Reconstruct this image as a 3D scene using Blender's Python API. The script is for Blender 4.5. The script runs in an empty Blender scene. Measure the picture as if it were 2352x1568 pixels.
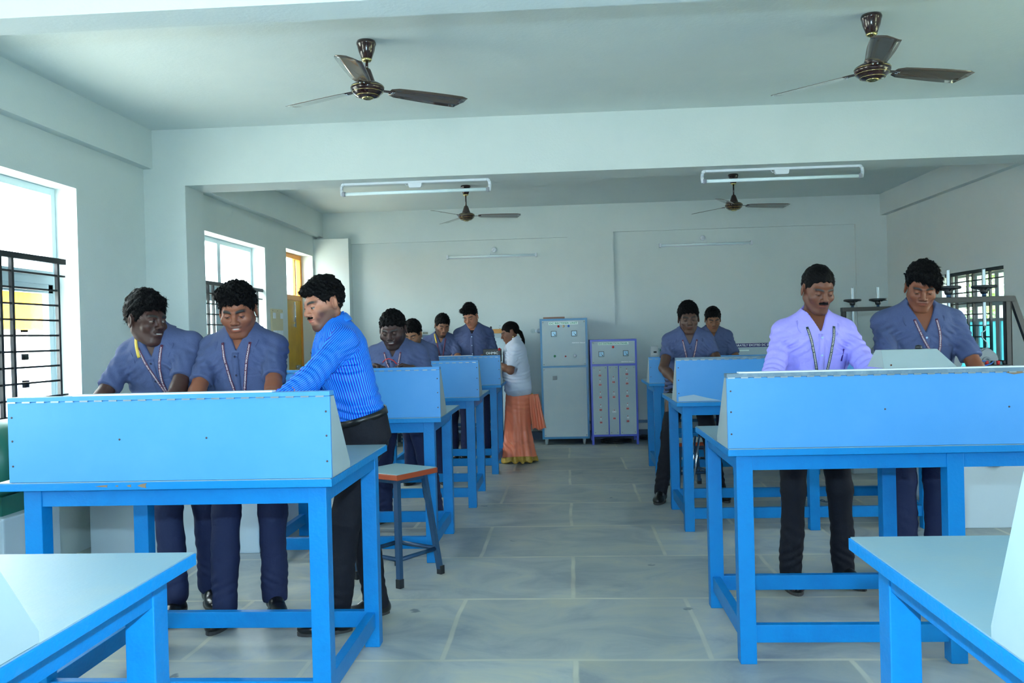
import bpy, bmesh, math, random
import numpy as np
from mathutils import Vector, Matrix, Euler
from mathutils.bvhtree import BVHTree
random.seed(7); np.random.seed(7)
SC = bpy.context.scene
COL = SC.collection

# ---------------------------------------------------------------- camera
def make_camera():
    F, H = 2000.0, 1.38
    yaw, pitch, roll = math.radians(3.55), math.radians(.40), math.radians(1.47)
    w = Vector((-math.sin(yaw)*math.cos(pitch), math.cos(yaw)*math.cos(pitch), -math.sin(pitch)))
    r0 = Vector((math.cos(yaw), math.sin(yaw), 0)); u0 = r0.cross(w)
    r = r0*math.cos(roll) - u0*math.sin(roll); u = u0*math.cos(roll) + r0*math.sin(roll)
    cd = bpy.data.cameras.new('camera'); cd.sensor_width = 36.0; cd.lens = F/2352*36.0
    cd.clip_start = .05; cd.clip_end = 200
    co = bpy.data.objects.new('camera', cd); COL.objects.link(co)
    m = Matrix((r, u, -w)).transposed().to_4x4(); m.translation = Vector((0, 0, H))
    co.matrix_world = m
    SC.camera = co
    return co, r, u, w
CAM, CR, CU, CW = make_camera()

# ---------------------------------------------------------------- world, lights, exposure
SC.view_settings.view_transform = 'Standard'; SC.view_settings.look = 'None'
SC.view_settings.gamma = 1.0; SC.view_settings.use_curve_mapping = False
SC.view_settings.exposure = 0.66
SC.cycles.max_bounces = 9; SC.cycles.diffuse_bounces = 8; SC.cycles.glossy_bounces = 3
SC.cycles.transmission_bounces = 4; SC.cycles.transparent_max_bounces = 8
SC.cycles.caustics_reflective = False; SC.cycles.caustics_refractive = False
SC.cycles.sample_clamp_indirect = 6.0
wd = bpy.data.worlds.new('daylight'); SC.world = wd; wd.use_nodes = True
bg = wd.node_tree.nodes['Background']
bg.inputs[0].default_value = (.885, .97, 1.0, 1); bg.inputs[1].default_value = 12.5

def lamp(name, kind, loc, energy, color, **k):
    d = bpy.data.lights.new(name, kind); d.energy = energy; d.color = color
    for a, v in k.items():
        if a not in ('rot',): setattr(d, a, v)
    o = bpy.data.objects.new(name, d); COL.objects.link(o); o.location = loc
    if 'rot' in k: o.rotation_euler = k['rot']
    return o
sun = lamp('sun', 'SUN', (0, 30, 40), 16.0, (1.0, .96, .88), angle=.02)
sun.rotation_euler = Vector((-.25, -.8, -1.4)).to_track_quat('-Z', 'Y').to_euler()
# the flash on top of the camera
fl = lamp('camera_flash', 'SPOT', (-.02, .03, 1.56), 235, (.50, .80, 1.0), shadow_soft_size=.022, spot_size=math.radians(104), spot_blend=.6)
fl.rotation_euler = Vector((-.03, 1, .03)).to_track_quat('-Z', 'Y').to_euler()

# ---------------------------------------------------------------- materials
def srgb(r, g, b):
    def f(c):
        c /= 255.0
        return c/12.92 if c <= .04045 else ((c+.055)/1.055)**2.4
    return (f(r), f(g), f(b), 1.0)
MATS = {}
def mat(name, col, rough=.5, metal=0.0, spec=.5, noise=None, bump=None, coat=0.0, alpha=None, emit=None):
    """principled material; noise=(scale, colour2, amount) mixes a worn second colour; bump=(scale, strength)"""
    if name in MATS: return MATS[name]
    m = bpy.data.materials.new(name); m.use_nodes = True
    nt = m.node_tree; b = nt.nodes['Principled BSDF']
    b.inputs['Base Color'].default_value = col; b.inputs['Roughness'].default_value = rough
    b.inputs['Metallic'].default_value = metal; b.inputs['Specular IOR Level'].default_value = spec
    b.inputs['Coat Weight'].default_value = coat
    tc = nt.nodes.new('ShaderNodeTexCoord')
    if noise:
        n = nt.nodes.new('ShaderNodeTexNoise'); n.inputs['Scale'].default_value = noise[0]; n.inputs['Detail'].default_value = 6
        n.inputs['Roughness'].default_value = .65
        nt.links.new(tc.outputs['Object'], n.inputs['Vector'])
        rp = nt.nodes.new('ShaderNodeValToRGB'); lo = noise[3] if len(noise) > 3 else .45
        rp.color_ramp.elements[0].position = lo; rp.color_ramp.elements[0].color = (0, 0, 0, 1)
        rp.color_ramp.elements[1].position = min(1, lo+.25); rp.color_ramp.elements[1].color = (noise[2],)*3+(1,)
        nt.links.new(n.outputs['Fac'], rp.inputs['Fac'])
        mx = nt.nodes.new('ShaderNodeMix'); mx.data_type = 'RGBA'
        mx.inputs[6].default_value = col; mx.inputs[7].default_value = noise[1]
        nt.links.new(rp.outputs['Color'], mx.inputs[0]); nt.links.new(mx.outputs[2], b.inputs['Base Color'])
    if bump:
        n2 = nt.nodes.new('ShaderNodeTexNoise'); n2.inputs['Scale'].default_value = bump[0]; n2.inputs['Detail'].default_value = 5
        nt.links.new(tc.outputs['Object'], n2.inputs['Vector'])
        bp = nt.nodes.new('ShaderNodeBump'); bp.inputs['Strength'].default_value = bump[1]; bp.inputs['Distance'].default_value = .01
        nt.links.new(n2.outputs['Fac'], bp.inputs['Height']); nt.links.new(bp.outputs['Normal'], b.inputs['Normal'])
    if alpha is not None: b.inputs['Alpha'].default_value = alpha
    if emit: b.inputs['Emission Color'].default_value = emit[0]; b.inputs['Emission Strength'].default_value = emit[1]
    MATS[name] = m
    return m

M_WALL = mat('wall_paint', srgb(204, 214, 214), .75, noise=(1.3, srgb(196, 208, 209), .8), bump=(60, .12))
M_CEIL = mat('ceiling_paint', srgb(212, 222, 222), .8, noise=(1.1, srgb(204, 216, 218), .8), bump=(50, .15))
M_BENCH = mat('blue_enamel', srgb(0, 120, 190), .4, spec=.3, noise=(9, srgb(2, 110, 180), .8), bump=(70, .12))
M_EDGE = mat('blue_enamel_worn', srgb(4, 124, 192), .42, spec=.3, noise=(11, srgb(86, 124, 136), .7, .6), bump=(60, .2))
M_TOP = mat('bench_laminate', srgb(126, 156, 168), .4, noise=(5, srgb(140, 160, 162), .7), bump=(120, .04))
M_BOX = mat('flash_tinted_laminate', srgb(72, 146, 212), .42, spec=.35, noise=(3, srgb(82, 152, 214), .6))  # pale console board with the blue cast of the flash put into its colour
M_SIDE = mat('grey_and_unlit_laminate', srgb(160, 176, 180), .45, spec=.3, noise=(4, srgb(150, 168, 174), .6))  # on console ends: same board, its look outside the flash put into the colour
M_BARE = mat('chipped_board', srgb(150, 140, 128), .7)
M_STEEL = mat('hinge_steel', srgb(150, 165, 172), .35, metal=.7)
M_SCREW = mat('screw_head', srgb(90, 80, 78), .4, metal=.6)
M_BROWN = mat('fan_brown', srgb(48, 26, 24), .18, coat=.5)
M_BLADE = mat('fan_blade', srgb(88, 76, 68), .2, coat=.7)
M_BRASS = mat('polished_brass', srgb(216, 200, 140), .15, metal=1)
M_WHITE = mat('white_enamel', srgb(214, 222, 232), .4)
M_TUBE = mat('tube_glass', srgb(226, 244, 250), .25)
M_BLACK = mat('black_paint', srgb(24, 28, 34), .4)
M_FRAME = mat('window_paint', srgb(200, 220, 228), .45)
M_YELLOW = mat('mustard_door_paint', srgb(196, 150, 22), .5, noise=(4, srgb(170, 128, 16), .8))
M_WOOD = mat('varnished_wood', srgb(206, 150, 84), .5, noise=(12, srgb(180, 120, 60), .7))
M_NAVYSTEEL = mat('navy_steel', srgb(30, 66, 100), .4, noise=(14, srgb(60, 96, 120), .6, .55))
M_GREY = mat('machine_grey', srgb(120, 130, 138), .45, noise=(8, srgb(104, 114, 124), .7))
M_PALEGREY = mat('cabinet_grey', srgb(170, 190, 200), .5, noise=(6, srgb(180, 196, 200), .6), bump=(160, .08))
M_CABBLUE = mat('cabinet_blue', srgb(20, 118, 170), .35)
M_CABPURPLE = mat('cabinet_violet', srgb(58, 84, 200), .35)
M_RED = mat('red_plastic', srgb(190, 36, 40), .3)
M_GREEN = mat('green_plastic', srgb(20, 130, 90), .3)
M_BLUEP = mat('blue_plastic', srgb(30, 100, 200), .3)
M_PINK = mat('chrome', srgb(190, 200, 210), .15, metal=1)

# ---------------------------------------------------------------- mesh helpers
def put(name, bm, m, parent=None, smooth=False, loc=None):
    me = bpy.data.meshes.new(name); bm.to_mesh(me); bm.free()
    ms = m if isinstance(m, (list, tuple)) else [m]
    for q in ms: me.materials.append(q)
    if smooth:
        for p in me.polygons: p.use_smooth = True
    o = bpy.data.objects.new(name, me); COL.objects.link(o)
    if parent is not None: o.parent = parent
    if loc: o.location = loc
    return o
def tag(o, label, cat, group=None, kind=None):
    if label: o['label'] = label
    if cat: o['category'] = cat
    if group: o['group'] = group
    if kind: o['kind'] = kind
    return o
def struct(o): o['kind'] = 'structure'; return o
def empty(name, loc=(0, 0, 0), rz=0.0):
    o = bpy.data.objects.new(name, None); COL.objects.link(o); o.location = loc; o.rotation_euler = (0, 0, rz)
    o.empty_display_size = .1
    return o
def box(bm, lo, hi, bevel=0.0, mi=0):
    x0, y0, z0 = lo; x1, y1, z1 = hi
    vs = [bm.verts.new(p) for p in ((x0,y0,z0),(x1,y0,z0),(x1,y1,z0),(x0,y1,z0),(x0,y0,z1),(x1,y0,z1),(x1,y1,z1),(x0,y1,z1))]
    fs = [bm.faces.new([vs[i] for i in q]) for q in ((0,3,2,1),(4,5,6,7),(0,1,5,4),(1,2,6,5),(2,3,7,6),(3,0,4,7))]
    for f in fs: f.material_index = mi
    if bevel > 0:
        es = list({e for f in fs for e in f.edges})
        r = bmesh.ops.bevel(bm, geom=es, offset=bevel, segments=2, affect='EDGES', profile=.6)
        for f in r['faces']: f.material_index = mi
def BX(*boxes, bevel=0.0):
    bm = bmesh.new()
    for b in boxes: box(bm, b[0], b[1], bevel, b[2] if len(b) > 2 else 0)
    return bm
def prism(bm, pts, d, mi=0):
    """extrude the polygon pts (3D, planar) by vector d"""
    d = Vector(d); a = [bm.verts.new(p) for p in pts]; b = [bm.verts.new(Vector(p)+d) for p in pts]
    n = len(pts); fs = [bm.faces.new(a), bm.faces.new(b[::-1])]
    for i in range(n): fs.append(bm.faces.new((a[i], b[i], b[(i+1) % n], a[(i+1) % n])))
    for f in fs: f.material_index = mi
    bmesh.ops.recalc_face_normals(bm, faces=fs)
def tube(bm, pts, rad, n=10, closed=False, mi=0, cap=True):
    """round tube through pts; rad a number or list"""
    pts = [Vector(p) for p in pts]; N = len(pts); rs = rad if isinstance(rad, (list, tuple)) else [rad]*N
    rings = []; prev = None
    for i, p in enumerate(pts):
        if closed: t = (pts[(i+1) % N]-pts[i-1])
        else: t = pts[min(i+1, N-1)]-pts[max(i-1, 0)]
        t.normalize()
        if prev is None:
            a = Vector((0, 0, 1)) if abs(t.z) < .9 else Vector((1, 0, 0))
            x = t.cross(a).normalized()
        else:
            x = (prev - t*prev.dot(t))
            x = x.normalized() if x.length > 1e-6 else t.orthogonal().normalized()
        prev = x; y = t.cross(x)
        rings.append([bm.verts.new(p + x*(rs[i]*math.cos(2*math.pi*k/n)) + y*(rs[i]*math.sin(2*math.pi*k/n))) for k in range(n)])
    fs = []
    for i in range(N if closed else N-1):
        A, B = rings[i], rings[(i+1) % N]
        for k in range(n): fs.append(bm.faces.new((A[k], A[(k+1) % n], B[(k+1) % n], B[k])))
    if cap and not closed: fs.append(bm.faces.new(rings[0][::-1])); fs.append(bm.faces.new(rings[-1]))
    for f in fs: f.material_index = mi; f.smooth = True
def lathe(bm, prof, c=(0, 0, 0), n=32, axis='z', mi=0):
    """spin profile [(r, h)...] about an axis through c"""
    c = Vector(c); rings = []
    for r, h in prof:
        ring = []
        for k in range(n):
            a = 2*math.pi*k/n; u, v = max(r, 1e-4)*math.cos(a), max(r, 1e-4)*math.sin(a)
            p = {'z': (u, v, h), 'y': (u, h, v), 'x': (h, u, v)}[axis]
            ring.append(bm.verts.new(c+Vector(p)))
        rings.append(ring)
    fs = []
    for A, B in zip(rings, rings[1:]):
        for k in range(n): fs.append(bm.faces.new((A[k], A[(k+1) % n], B[(k+1) % n], B[k])))
    fs.append(bm.faces.new(rings[0][::-1])); fs.append(bm.faces.new(rings[-1]))
    for f in fs: f.material_index = mi; f.smooth = True
    bmesh.ops.recalc_face_normals(bm, faces=fs)
def text_mesh(s, size, extrude=0.0, spacing=1.0, bold=0.0, shear=0.0):
    """outline text as plain mesh data: verts (array), faces; centred"""
    cu = bpy.data.curves.new('lettering', 'FONT'); cu.body = s; cu.size = size; cu.align_x = 'CENTER'; cu.align_y = 'CENTER'
    cu.extrude = extrude; cu.space_character = spacing; cu.resolution_u = 2; cu.offset = bold; cu.shear = shear
    ob = bpy.data.objects.new('lettering', cu); COL.objects.link(ob)
    dg = bpy.context.evaluated_depsgraph_get(); me = bpy.data.meshes.new_from_object(ob.evaluated_get(dg))
    V = np.array([v.co[:] for v in me.vertices]) if len(me.vertices) else np.zeros((0, 3)); Fs = [tuple(p.vertices) for p in me.polygons]
    bpy.data.objects.remove(ob); bpy.data.curves.remove(cu); bpy.data.meshes.remove(me)
    return V, Fs
def text_obj(s, size, loc, m, parent=None, name='lettering', width=None, bold=0.0, axes=((1,0,0),(0,0,1)), shear=0.0):
    V, Fs = text_mesh(s, size, 0, 1.0, bold, shear)
    if width and len(V):
        w0 = V[:, 0].max()-V[:, 0].min(); V[:, 0] *= width/w0
    ax, ay = Vector(axes[0]).normalized(), Vector(axes[1]).normalized()
    me = bpy.data.meshes.new(name); L = Vector(loc)
    me.from_pydata([tuple(L+ax*v[0]+ay*v[1]) for v in V], [], Fs); me.materials.append(m)
    o = bpy.data.objects.new(name, me); COL.objects.link(o)
    if parent: o.parent = parent
    return o
# ================================================================ ROOM SHELL
WX0, WX1, WY0, WY1, ZC = -3.30, 4.14, -3.2, 11.5, 3.07

def floor_material():
    m = bpy.data.materials.new('stone_floor'); m.use_nodes = True; nt = m.node_tree; L = nt.links.new
    b = nt.nodes['Principled BSDF']; b.inputs['Roughness'].default_value = .42
    tc = nt.nodes.new('ShaderNodeTexCoord')
    mp = nt.nodes.new('ShaderNodeMapping'); mp.inputs['Location'].default_value = (.546, .60, 0); L(tc.outputs['Object'], mp.inputs[0])
    # slightly wavy joints
    wn = nt.nodes.new('ShaderNodeTexNoise'); wn.inputs['Scale'].default_value = 1.6; L(mp.outputs[0], wn.inputs['Vector'])
    wa = nt.nodes.new('ShaderNodeVectorMath'); wa.operation = 'MULTIPLY_ADD'; wa.inputs[1].default_value = (.035, .035, 0)
    L(wn.outputs['Color'], wa.inputs[0]); L(mp.outputs[0], wa.inputs[2])
    br = nt.nodes.new('ShaderNodeTexBrick'); br.offset = .5; br.inputs['Scale'].default_value = 1.0
    br.inputs['Brick Width'].default_value = 1.14; br.inputs['Row Height'].default_value = .86
    br.inputs['Mortar Size'].default_value = .017; br.inputs['Mortar Smooth'].default_value = .6
    br.inputs['Color1'].default_value = (.25, .25, .25, 1); br.inputs['Color2'].default_value = (.75, .75, .75, 1)
    L(wa.outputs[0], br.inputs['Vector'])
    # clouded slate veins, stretched diagonally
    mp2 = nt.nodes.new('ShaderNodeMapping'); mp2.inputs['Rotation'].default_value = (0, 0, .6); mp2.inputs['Scale'].default_value = (1.0, 1.5, 1)
    L(tc.outputs['Object'], mp2.inputs[0])
    n1 = nt.nodes.new('ShaderNodeTexNoise'); n1.inputs['Scale'].default_value = 2.0; n1.inputs['Detail'].default_value = 9; n1.inputs['Roughness'].default_value = .62; n1.inputs['Distortion'].default_value = 1.1
    L(mp2.outputs[0], n1.inputs['Vector'])
    rp = nt.nodes.new('ShaderNodeValToRGB'); e = rp.color_ramp.elements
    e[0].position = .32; e[0].color = srgb(138, 146, 152); e[1].position = .72; e[1].color = srgb(184, 182, 164)
    k = e.new(.5); k.color = srgb(162, 168, 166); L(n1.outputs['Fac'], rp.inputs[0])
    mx = nt.nodes.new('ShaderNodeMix'); mx.data_type = 'RGBA'; mx.blend_type = 'OVERLAY'; mx.inputs[0].default_value = .28
    L(rp.outputs[0], mx.inputs[6]); L(br.outputs['Color'], mx.inputs[7])
    mj = nt.nodes.new('ShaderNodeMix'); mj.data_type = 'RGBA'; mj.inputs[7].default_value = srgb(204, 202, 184)
    n3 = nt.nodes.new('ShaderNodeTexNoise'); n3.inputs['Scale'].default_value = 3.0; L(tc.outputs['Object'], n3.inputs['Vector'])
    mm = nt.nodes.new('ShaderNodeMath'); mm.operation = 'MULTIPLY'; L(br.outputs['Fac'], mm.inputs[0]); L(n3.outputs['Fac'], mm.inputs[1])
    m2 = nt.nodes.new('ShaderNodeMath'); m2.operation = 'MULTIPLY'; m2.use_clamp = True; m2.inputs[1].default_value = 1.5; L(mm.outputs[0], m2.inputs[0])
    L(m2.outputs[0], mj.inputs[0]); L(mx.outputs[2], mj.inputs[6])
    # small dark chips
    vo = nt.nodes.new('ShaderNodeTexVoronoi'); vo.inputs['Scale'].default_value = 2.1; vo.inputs['Randomness'].default_value = 1
    nd = nt.nodes.new('ShaderNodeVectorMath'); nd.operation = 'MULTIPLY_ADD'; nd.inputs[1].default_value = (.12, .12, 0)
    nn = nt.nodes.new('ShaderNodeTexNoise'); nn.inputs['Scale'].default_value = 16; L(tc.outputs['Object'], nn.inputs['Vector'])
    L(nn.outputs['Color'], nd.inputs[0]); L(tc.outputs['Object'], nd.inputs[2]); L(nd.outputs[0], vo.inputs['Vector'])
    r2 = nt.nodes.new('ShaderNodeValToRGB'); r2.color_ramp.elements[0].position = .035; r2.color_ramp.elements[0].color = (.75, .75, .75, 1)
    r2.color_ramp.elements[1].position = .06; r2.color_ramp.elements[1].color = (0, 0, 0, 1); L(vo.outputs['Distance'], r2.inputs[0])
    mc = nt.nodes.new('ShaderNodeMix'); mc.data_type = 'RGBA'; mc.inputs[7].default_value = srgb(84, 98, 108)
    L(r2.outputs[0], mc.inputs[0]); L(mj.outputs[2], mc.inputs[6]); L(mc.outputs[2], b.inputs['Base Color'])
    bp = nt.nodes.new('ShaderNodeBump'); bp.inputs['Strength'].default_value = .25; bp.inputs['Distance'].default_value = .006
    L(n1.outputs['Fac'], bp.inputs['Height']); L(bp.outputs[0], b.inputs['Normal'])
    return m
struct(put('floor', BX(((-3.6, WY0-.3, -.12), (4.5, WY1+.3, 0))), floor_material()))
struct(put('ceiling', BX(((-3.6, WY0-.3, ZC), (4.5, WY1+.3, ZC+.15))), M_CEIL))

def wall_with_holes(name, axis, pos, thick, u0, u1, holes, z1=ZC+.02, m=M_WALL):
    """wall in the plane axis=pos, running u0..u1; holes = (ua, ub, za, zb)"""
    bm = bmesh.new(); us = sorted({u0, u1, *[h[0] for h in holes], *[h[1] for h in holes]})
    def B(ua, ub, za, zb):
        if ub-ua < 1e-4 or zb-za < 1e-4: return
        lo, hi = sorted((pos, pos+thick))
        if axis == 'x': box(bm, (lo, ua, za), (hi, ub, zb))
        else: box(bm, (ua, lo, za), (ub, hi, zb))
    for a, b_ in zip(us, us[1:]):
        zs = [(h[2], h[3]) for h in holes if h[0] <= a+1e-6 and h[1] >= b_-1e-6]
        z = -.05
        for za, zb in sorted(zs): B(a, b_, z, za); z = zb
        B(a, b_, z, z1)
    bmesh.ops.remove_doubles(bm, verts=bm.verts[:], dist=1e-4)
    return struct(put(name, bm, m))
# window and door openings (y0, y1, z0, z1)
LW = [(.6, 2.4, .85, 2.45), (4.0, 5.74, .85, 2.455), (7.62, 9.455, .85, 2.42), (10.19, 11.28, 0, 2.49)]
RW = [(.6, 2.4, .85, 2.2), (3.6, 5.2, .85, 2.0), (8.50, 9.86, .85, 1.925)]
wall_with_holes('wall_left', 'x', WX0, -.26, WY0, WY1+.2, LW)
wall_with_holes('wall_right', 'x', WX1, .24, WY0, WY1+.2, RW)
wall_with_holes('wall_back', 'y', WY1, .2, WX0-.26, WX1+.24, [])
wall_with_holes('wall_front', 'y', WY0, -.24, WX0-.26, WX1+.24, [(-.9, 1.5, .9, 2.1)])  # unseen opening behind the camera, added and sized to let in fill light

# beams, columns
def S(name, *b, bevel=0.0, m=M_WALL): return struct(put(name, BX(*b, bevel=bevel), m))
S('ceiling_beam', ((WX0, 6.70, 2.625), (WX1, 7.05, ZC+.01)), m=M_WALL)
S('ceiling_beam', ((WX0, 3.16, 2.62), (WX1, 3.33, ZC+.01)), m=M_WALL)
S('ceiling_beam', ((WX0, -.6, 2.62), (WX1, -.35, ZC+.01)), m=M_WALL)
S('wall_left_beam', ((WX0-.01, WY0, 2.765), (-3.225, 6.70, ZC+.01)), ((WX0-.01, 7.05, 2.75), (-3.20, WY1, ZC+.01)))
S('wall_right_beam', ((4.06, 7.05, 2.80), (WX1+.01, WY1, ZC+.01)), ((4.06, WY0, 2.80), (WX1+.01, 6.70, ZC+.01)))
S('wall_left_column', ((WX0-.01, 6.70, 0), (-2.965, 7.05, 2.63)), bevel=.004)
S('wall_left_corner_column', ((WX0-.01, 11.33, 0), (-2.83, WY1, 2.715)), bevel=.004)
# frame of beam and columns standing 3 cm proud around the two recessed wall panels at the back
S('wall_back_frame', ((-3.25, 11.46, 2.65), (.05, WY1, ZC)), ((.05, 11.46, 0), (.65, WY1, ZC)), ((.65, 11.46, 2.70), (3.75, WY1, ZC)), ((3.75, 11.46, 0), (WX1, WY1, ZC)))
S('baseboard_back', ((-2.83, 11.44, 0), (WX1, 11.462, .11)), m=mat('skirting_navy', srgb(44, 66, 92), .5))
S('trim_back_conduit', ((-2.83, 11.42, .20), (WX1, 11.46, .235)), m=mat('conduit_blue', srgb(70, 110, 150), .4))

# glass and frames -------------------------------------------------
def glass_mat():
    m = bpy.data.materials.new('clear_glass'); m.use_nodes = True; nt = m.node_tree
    nt.nodes.remove(nt.nodes['Principled BSDF']); out = nt.nodes['Material Output']
    t = nt.nodes.new('ShaderNodeBsdfTransparent'); t.inputs[0].default_value = (.93, .97, .97, 1)
    g = nt.nodes.new('ShaderNodeBsdfGlossy'); g.inputs['Roughness'].default_value = .03
    mx = nt.nodes.new('ShaderNodeMixShader'); mx.inputs[0].default_value = .06
    nt.links.new(t.outputs[0], mx.inputs[1]); nt.links.new(g.outputs[0], mx.inputs[2]); nt.links.new(mx.outputs[0], out.inputs[0])
    return m
M_GLASS = glass_mat()
def frosted_mat():
    m = bpy.data.materials.new('ribbed_cyan_glass'); m.use_nodes = True; nt = m.node_tree
    nt.nodes.remove(nt.nodes['Principled BSDF']); out = nt.nodes['Material Output']
    t = nt.nodes.new('ShaderNodeBsdfTranslucent'); t.inputs[0].default_value = srgb(116, 176, 186)
    g = nt.nodes.new('ShaderNodeBsdfDiffuse'); g.inputs[0].default_value = srgb(110, 170, 180)
    mx = nt.nodes.new('ShaderNodeMixShader'); mx.inputs[0].default_value = .4
    nt.links.new(t.outputs[0], mx.inputs[1]); nt.links.new(g.outputs[0], mx.inputs[2]); nt.links.new(mx.outputs[0], out.inputs[0])
    return m
M_FROST = frosted_mat()

def side_window(n, xw, sgn, y0, y1, z0, z1, bays, ztr, fm=M_FRAME, lower=M_GLASS, casement=True):
    """window in a side wall: xw inner wall plane, sgn direction outwards"""
    root = struct(empty('window_%d' % n, (0, 0, 0)))
    xf = xw+sgn*.15; t = .05
    def bx(ya, yb, za, zb, dx=.0, th=.05): return ((min(xf+sgn*dx, xf+sgn*(dx+th)), ya, za), (max(xf+sgn*dx, xf+sgn*(dx+th)), yb, zb))
    fr = [bx(y0, y0+t, z0, z1), bx(y1-t, y1, z0, z1), bx(y0+t-.002, y1-t+.002, z1-t, z1-.001, .001, .048), bx(y0+t-.002, y1-t+.002, z0+.001, z0+t, .001, .048), bx(y0+t-.002, y1-t+.002, ztr-.045, ztr+.045, .0015, .047)]
    w = (y1-y0)/bays
    for i in range(1, bays): fr.append(bx(y0+i*w-.04, y0+i*w+.04, z0+.01, z1-.01, .0006, .049))
    put('window_frame', BX(*fr, bevel=.004), fm, root)
    for i in range(bays):
        a, b_ = y0+i*w+.04, y0+(i+1)*w-.04
        if casement:
            zt = ztr-.045
            f = put('casement', BX(bx(a, a+.06, z0+t, zt, .005, .035), bx(b_-.06, b_, z0+t, zt, .005, .035), bx(a, b_, zt-.06, zt, .005, .035), bx(a, b_, z0+t, z0+t+.06, .005, .035), bevel=.003), fm, root)
            put('pane', BX(bx(a+.05, b_-.05, z0+t+.05, zt-.05, .02, .004)), lower, f)
        put('pane', BX(bx(a-.01, b_+.01, ztr+.04, z1-t+.01, .02, .004)), M_GLASS, root)
    return root
def grille(n, xw, sgn, y0, y1, z0, z1, verts, bars, wide_y=None):
    """black steel safety grille set in the reveal"""
    xg = xw+sgn*.045; bm = bmesh.new()
    box(bm, (xg-.014, y0, z1-.036), (xg+.014, y1, z1))
    for v in verts: box(bm, (xg-.011, v-.011, z0), (xg+.011, v+.011, z1-.03))
    for z in bars: box(bm, (xg-.006, y0 if z in (bars[0], bars[-2]) else verts[0], z-.006), (xg+.006, y1 if z in (bars[0], bars[-2]) else verts[-1], z+.006))
    o = put('window_grille', bm, M_BLACK); return o
def zb(top, n, s=.0985): return [top-.105-i*s for i in range(n)]
w1 = side_window(1, WX0, -1, 4.0, 5.74, .85, 2.455, 2, 1.845)
w2 = side_window(2, WX0, -1, 7.62, 9.455, .85, 2.42, 2, 1.90)
side_window(3, WX0, -1, .6, 2.4, .85, 2.45, 2, 1.845)
g1 = grille(1, WX0, -1, 4.01, 5.645, .90, 1.965, [4.25, 4.50, 4.62, 4.97, 5.083, 5.56], zb(1.955, 10))
g2 = grille(2, WX0, -1, 7.63, 9.45, .90, 1.965, [7.72, 7.99, 8.11, 8.40, 8.52, 8.82, 8.94, 9.30], zb(1.955, 10))
tag(g1, 'black steel safety grille with the orange building showing behind it', 'window grille', 'safety grilles on the left windows')
tag(g2, 'black steel safety grille behind the curly-haired student at the second window', 'window grille', 'safety grilles on the left windows')
# right window: low band of frosted glass and a clear light
side_window(5, WX1, 1, 8.50, 9.86, .85, 1.925, 3, 1.60, fm=mat('grey_window_paint', srgb(150, 164, 170), .45), casement=False, lower=M_FROST)
def right_panes():
    r = bpy.data.objects['window_5']
    for i in range(3):
        a = 8.50+i*1.36/3+.04; b_ = 8.50+(i+1)*1.36/3-.04
        put('frosted_pane', BX(((WX1+.165, a-.01, .89), (WX1+.17, b_+.01, 1.40))), M_FROST, r); put('glazing_bar', BX(((WX1+.155, a-.01, 1.40), (WX1+.18, b_+.01, 1.43))), mat('grey_window_paint', srgb(150, 164, 170), .45), r); put('pane', BX(((WX1+.165, a-.01, 1.43), (WX1+.17, b_+.01, 1.56))), M_GLASS, r)
right_panes()
g5 = grille(5, WX1, 1, 8.51, 9.85, .90, 1.925, [8.86, 9.0, 9.22, 9.34, 9.60, 9.72], zb(1.925, 9, .115))
tag(g5, 'black steel grille over the green window on the right wall', 'window grille')
side_window(6, WX1, 1, 3.6, 5.2, .85, 2.0, 2, 1.6); side_window(7, WX1, 1, .6, 2.4, .85, 2.2, 2, 1.6)

# door in the left wall
def door():
    root = struct(empty('door_1'))
    x = WX0-.15
    put('door_frame', BX(((x-.06, 10.19, 0), (x, 10.25, 2.49)), ((x-.06, 11.22, 0), (x, 11.28, 2.49)), ((x-.059, 10.248, 2.43), (x-.001, 11.222, 2.489)), ((x-.059, 10.248, 1.90), (x-.001, 11.222, 1.965)), bevel=.003), mat('orange_wood_frame', srgb(214, 140, 40), .5), root)
    lf = put('door_leaf', BX(((x-.045, 10.25, .01), (x-.01, 11.22, 1.90)), bevel=.003), M_YELLOW, root)
    put('transom_sash', BX(((x-.05, 10.27, 1.97), (x-.02, 10.31, 2.43)), ((x-.05, 11.05, 1.97), (x-.02, 11.09, 2.43))), mat('orange_wood_frame', srgb(214, 140, 40), .5), root)
    put('pane', BX(((x-.04, 10.30, 1.965), (x-.035, 11.22, 2.43))), M_GLASS, root)
    bm = bmesh.new(); box(bm, (x-.01, 10.93, 1.62), (x+.006, 10.955, 1.88)); tube(bm, [(x+.008, 10.942, 1.55), (x+.008, 10.942, 1.84)], .007); box(bm, (x-.01, 10.925, 1.56), (x+.008, 10.96, 1.60))
    put('tower_bolt', bm, M_PINK, lf)
    bm = bmesh.new(); box(bm, (x-.01, 10.95, 1.02), (x+.006, 11.12, 1.07)); tube(bm, [(x+.012, 10.93, 1.045), (x+.012, 11.14, 1.045)], .009)
    put('latch', bm, M_PINK, lf)
door()

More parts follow.
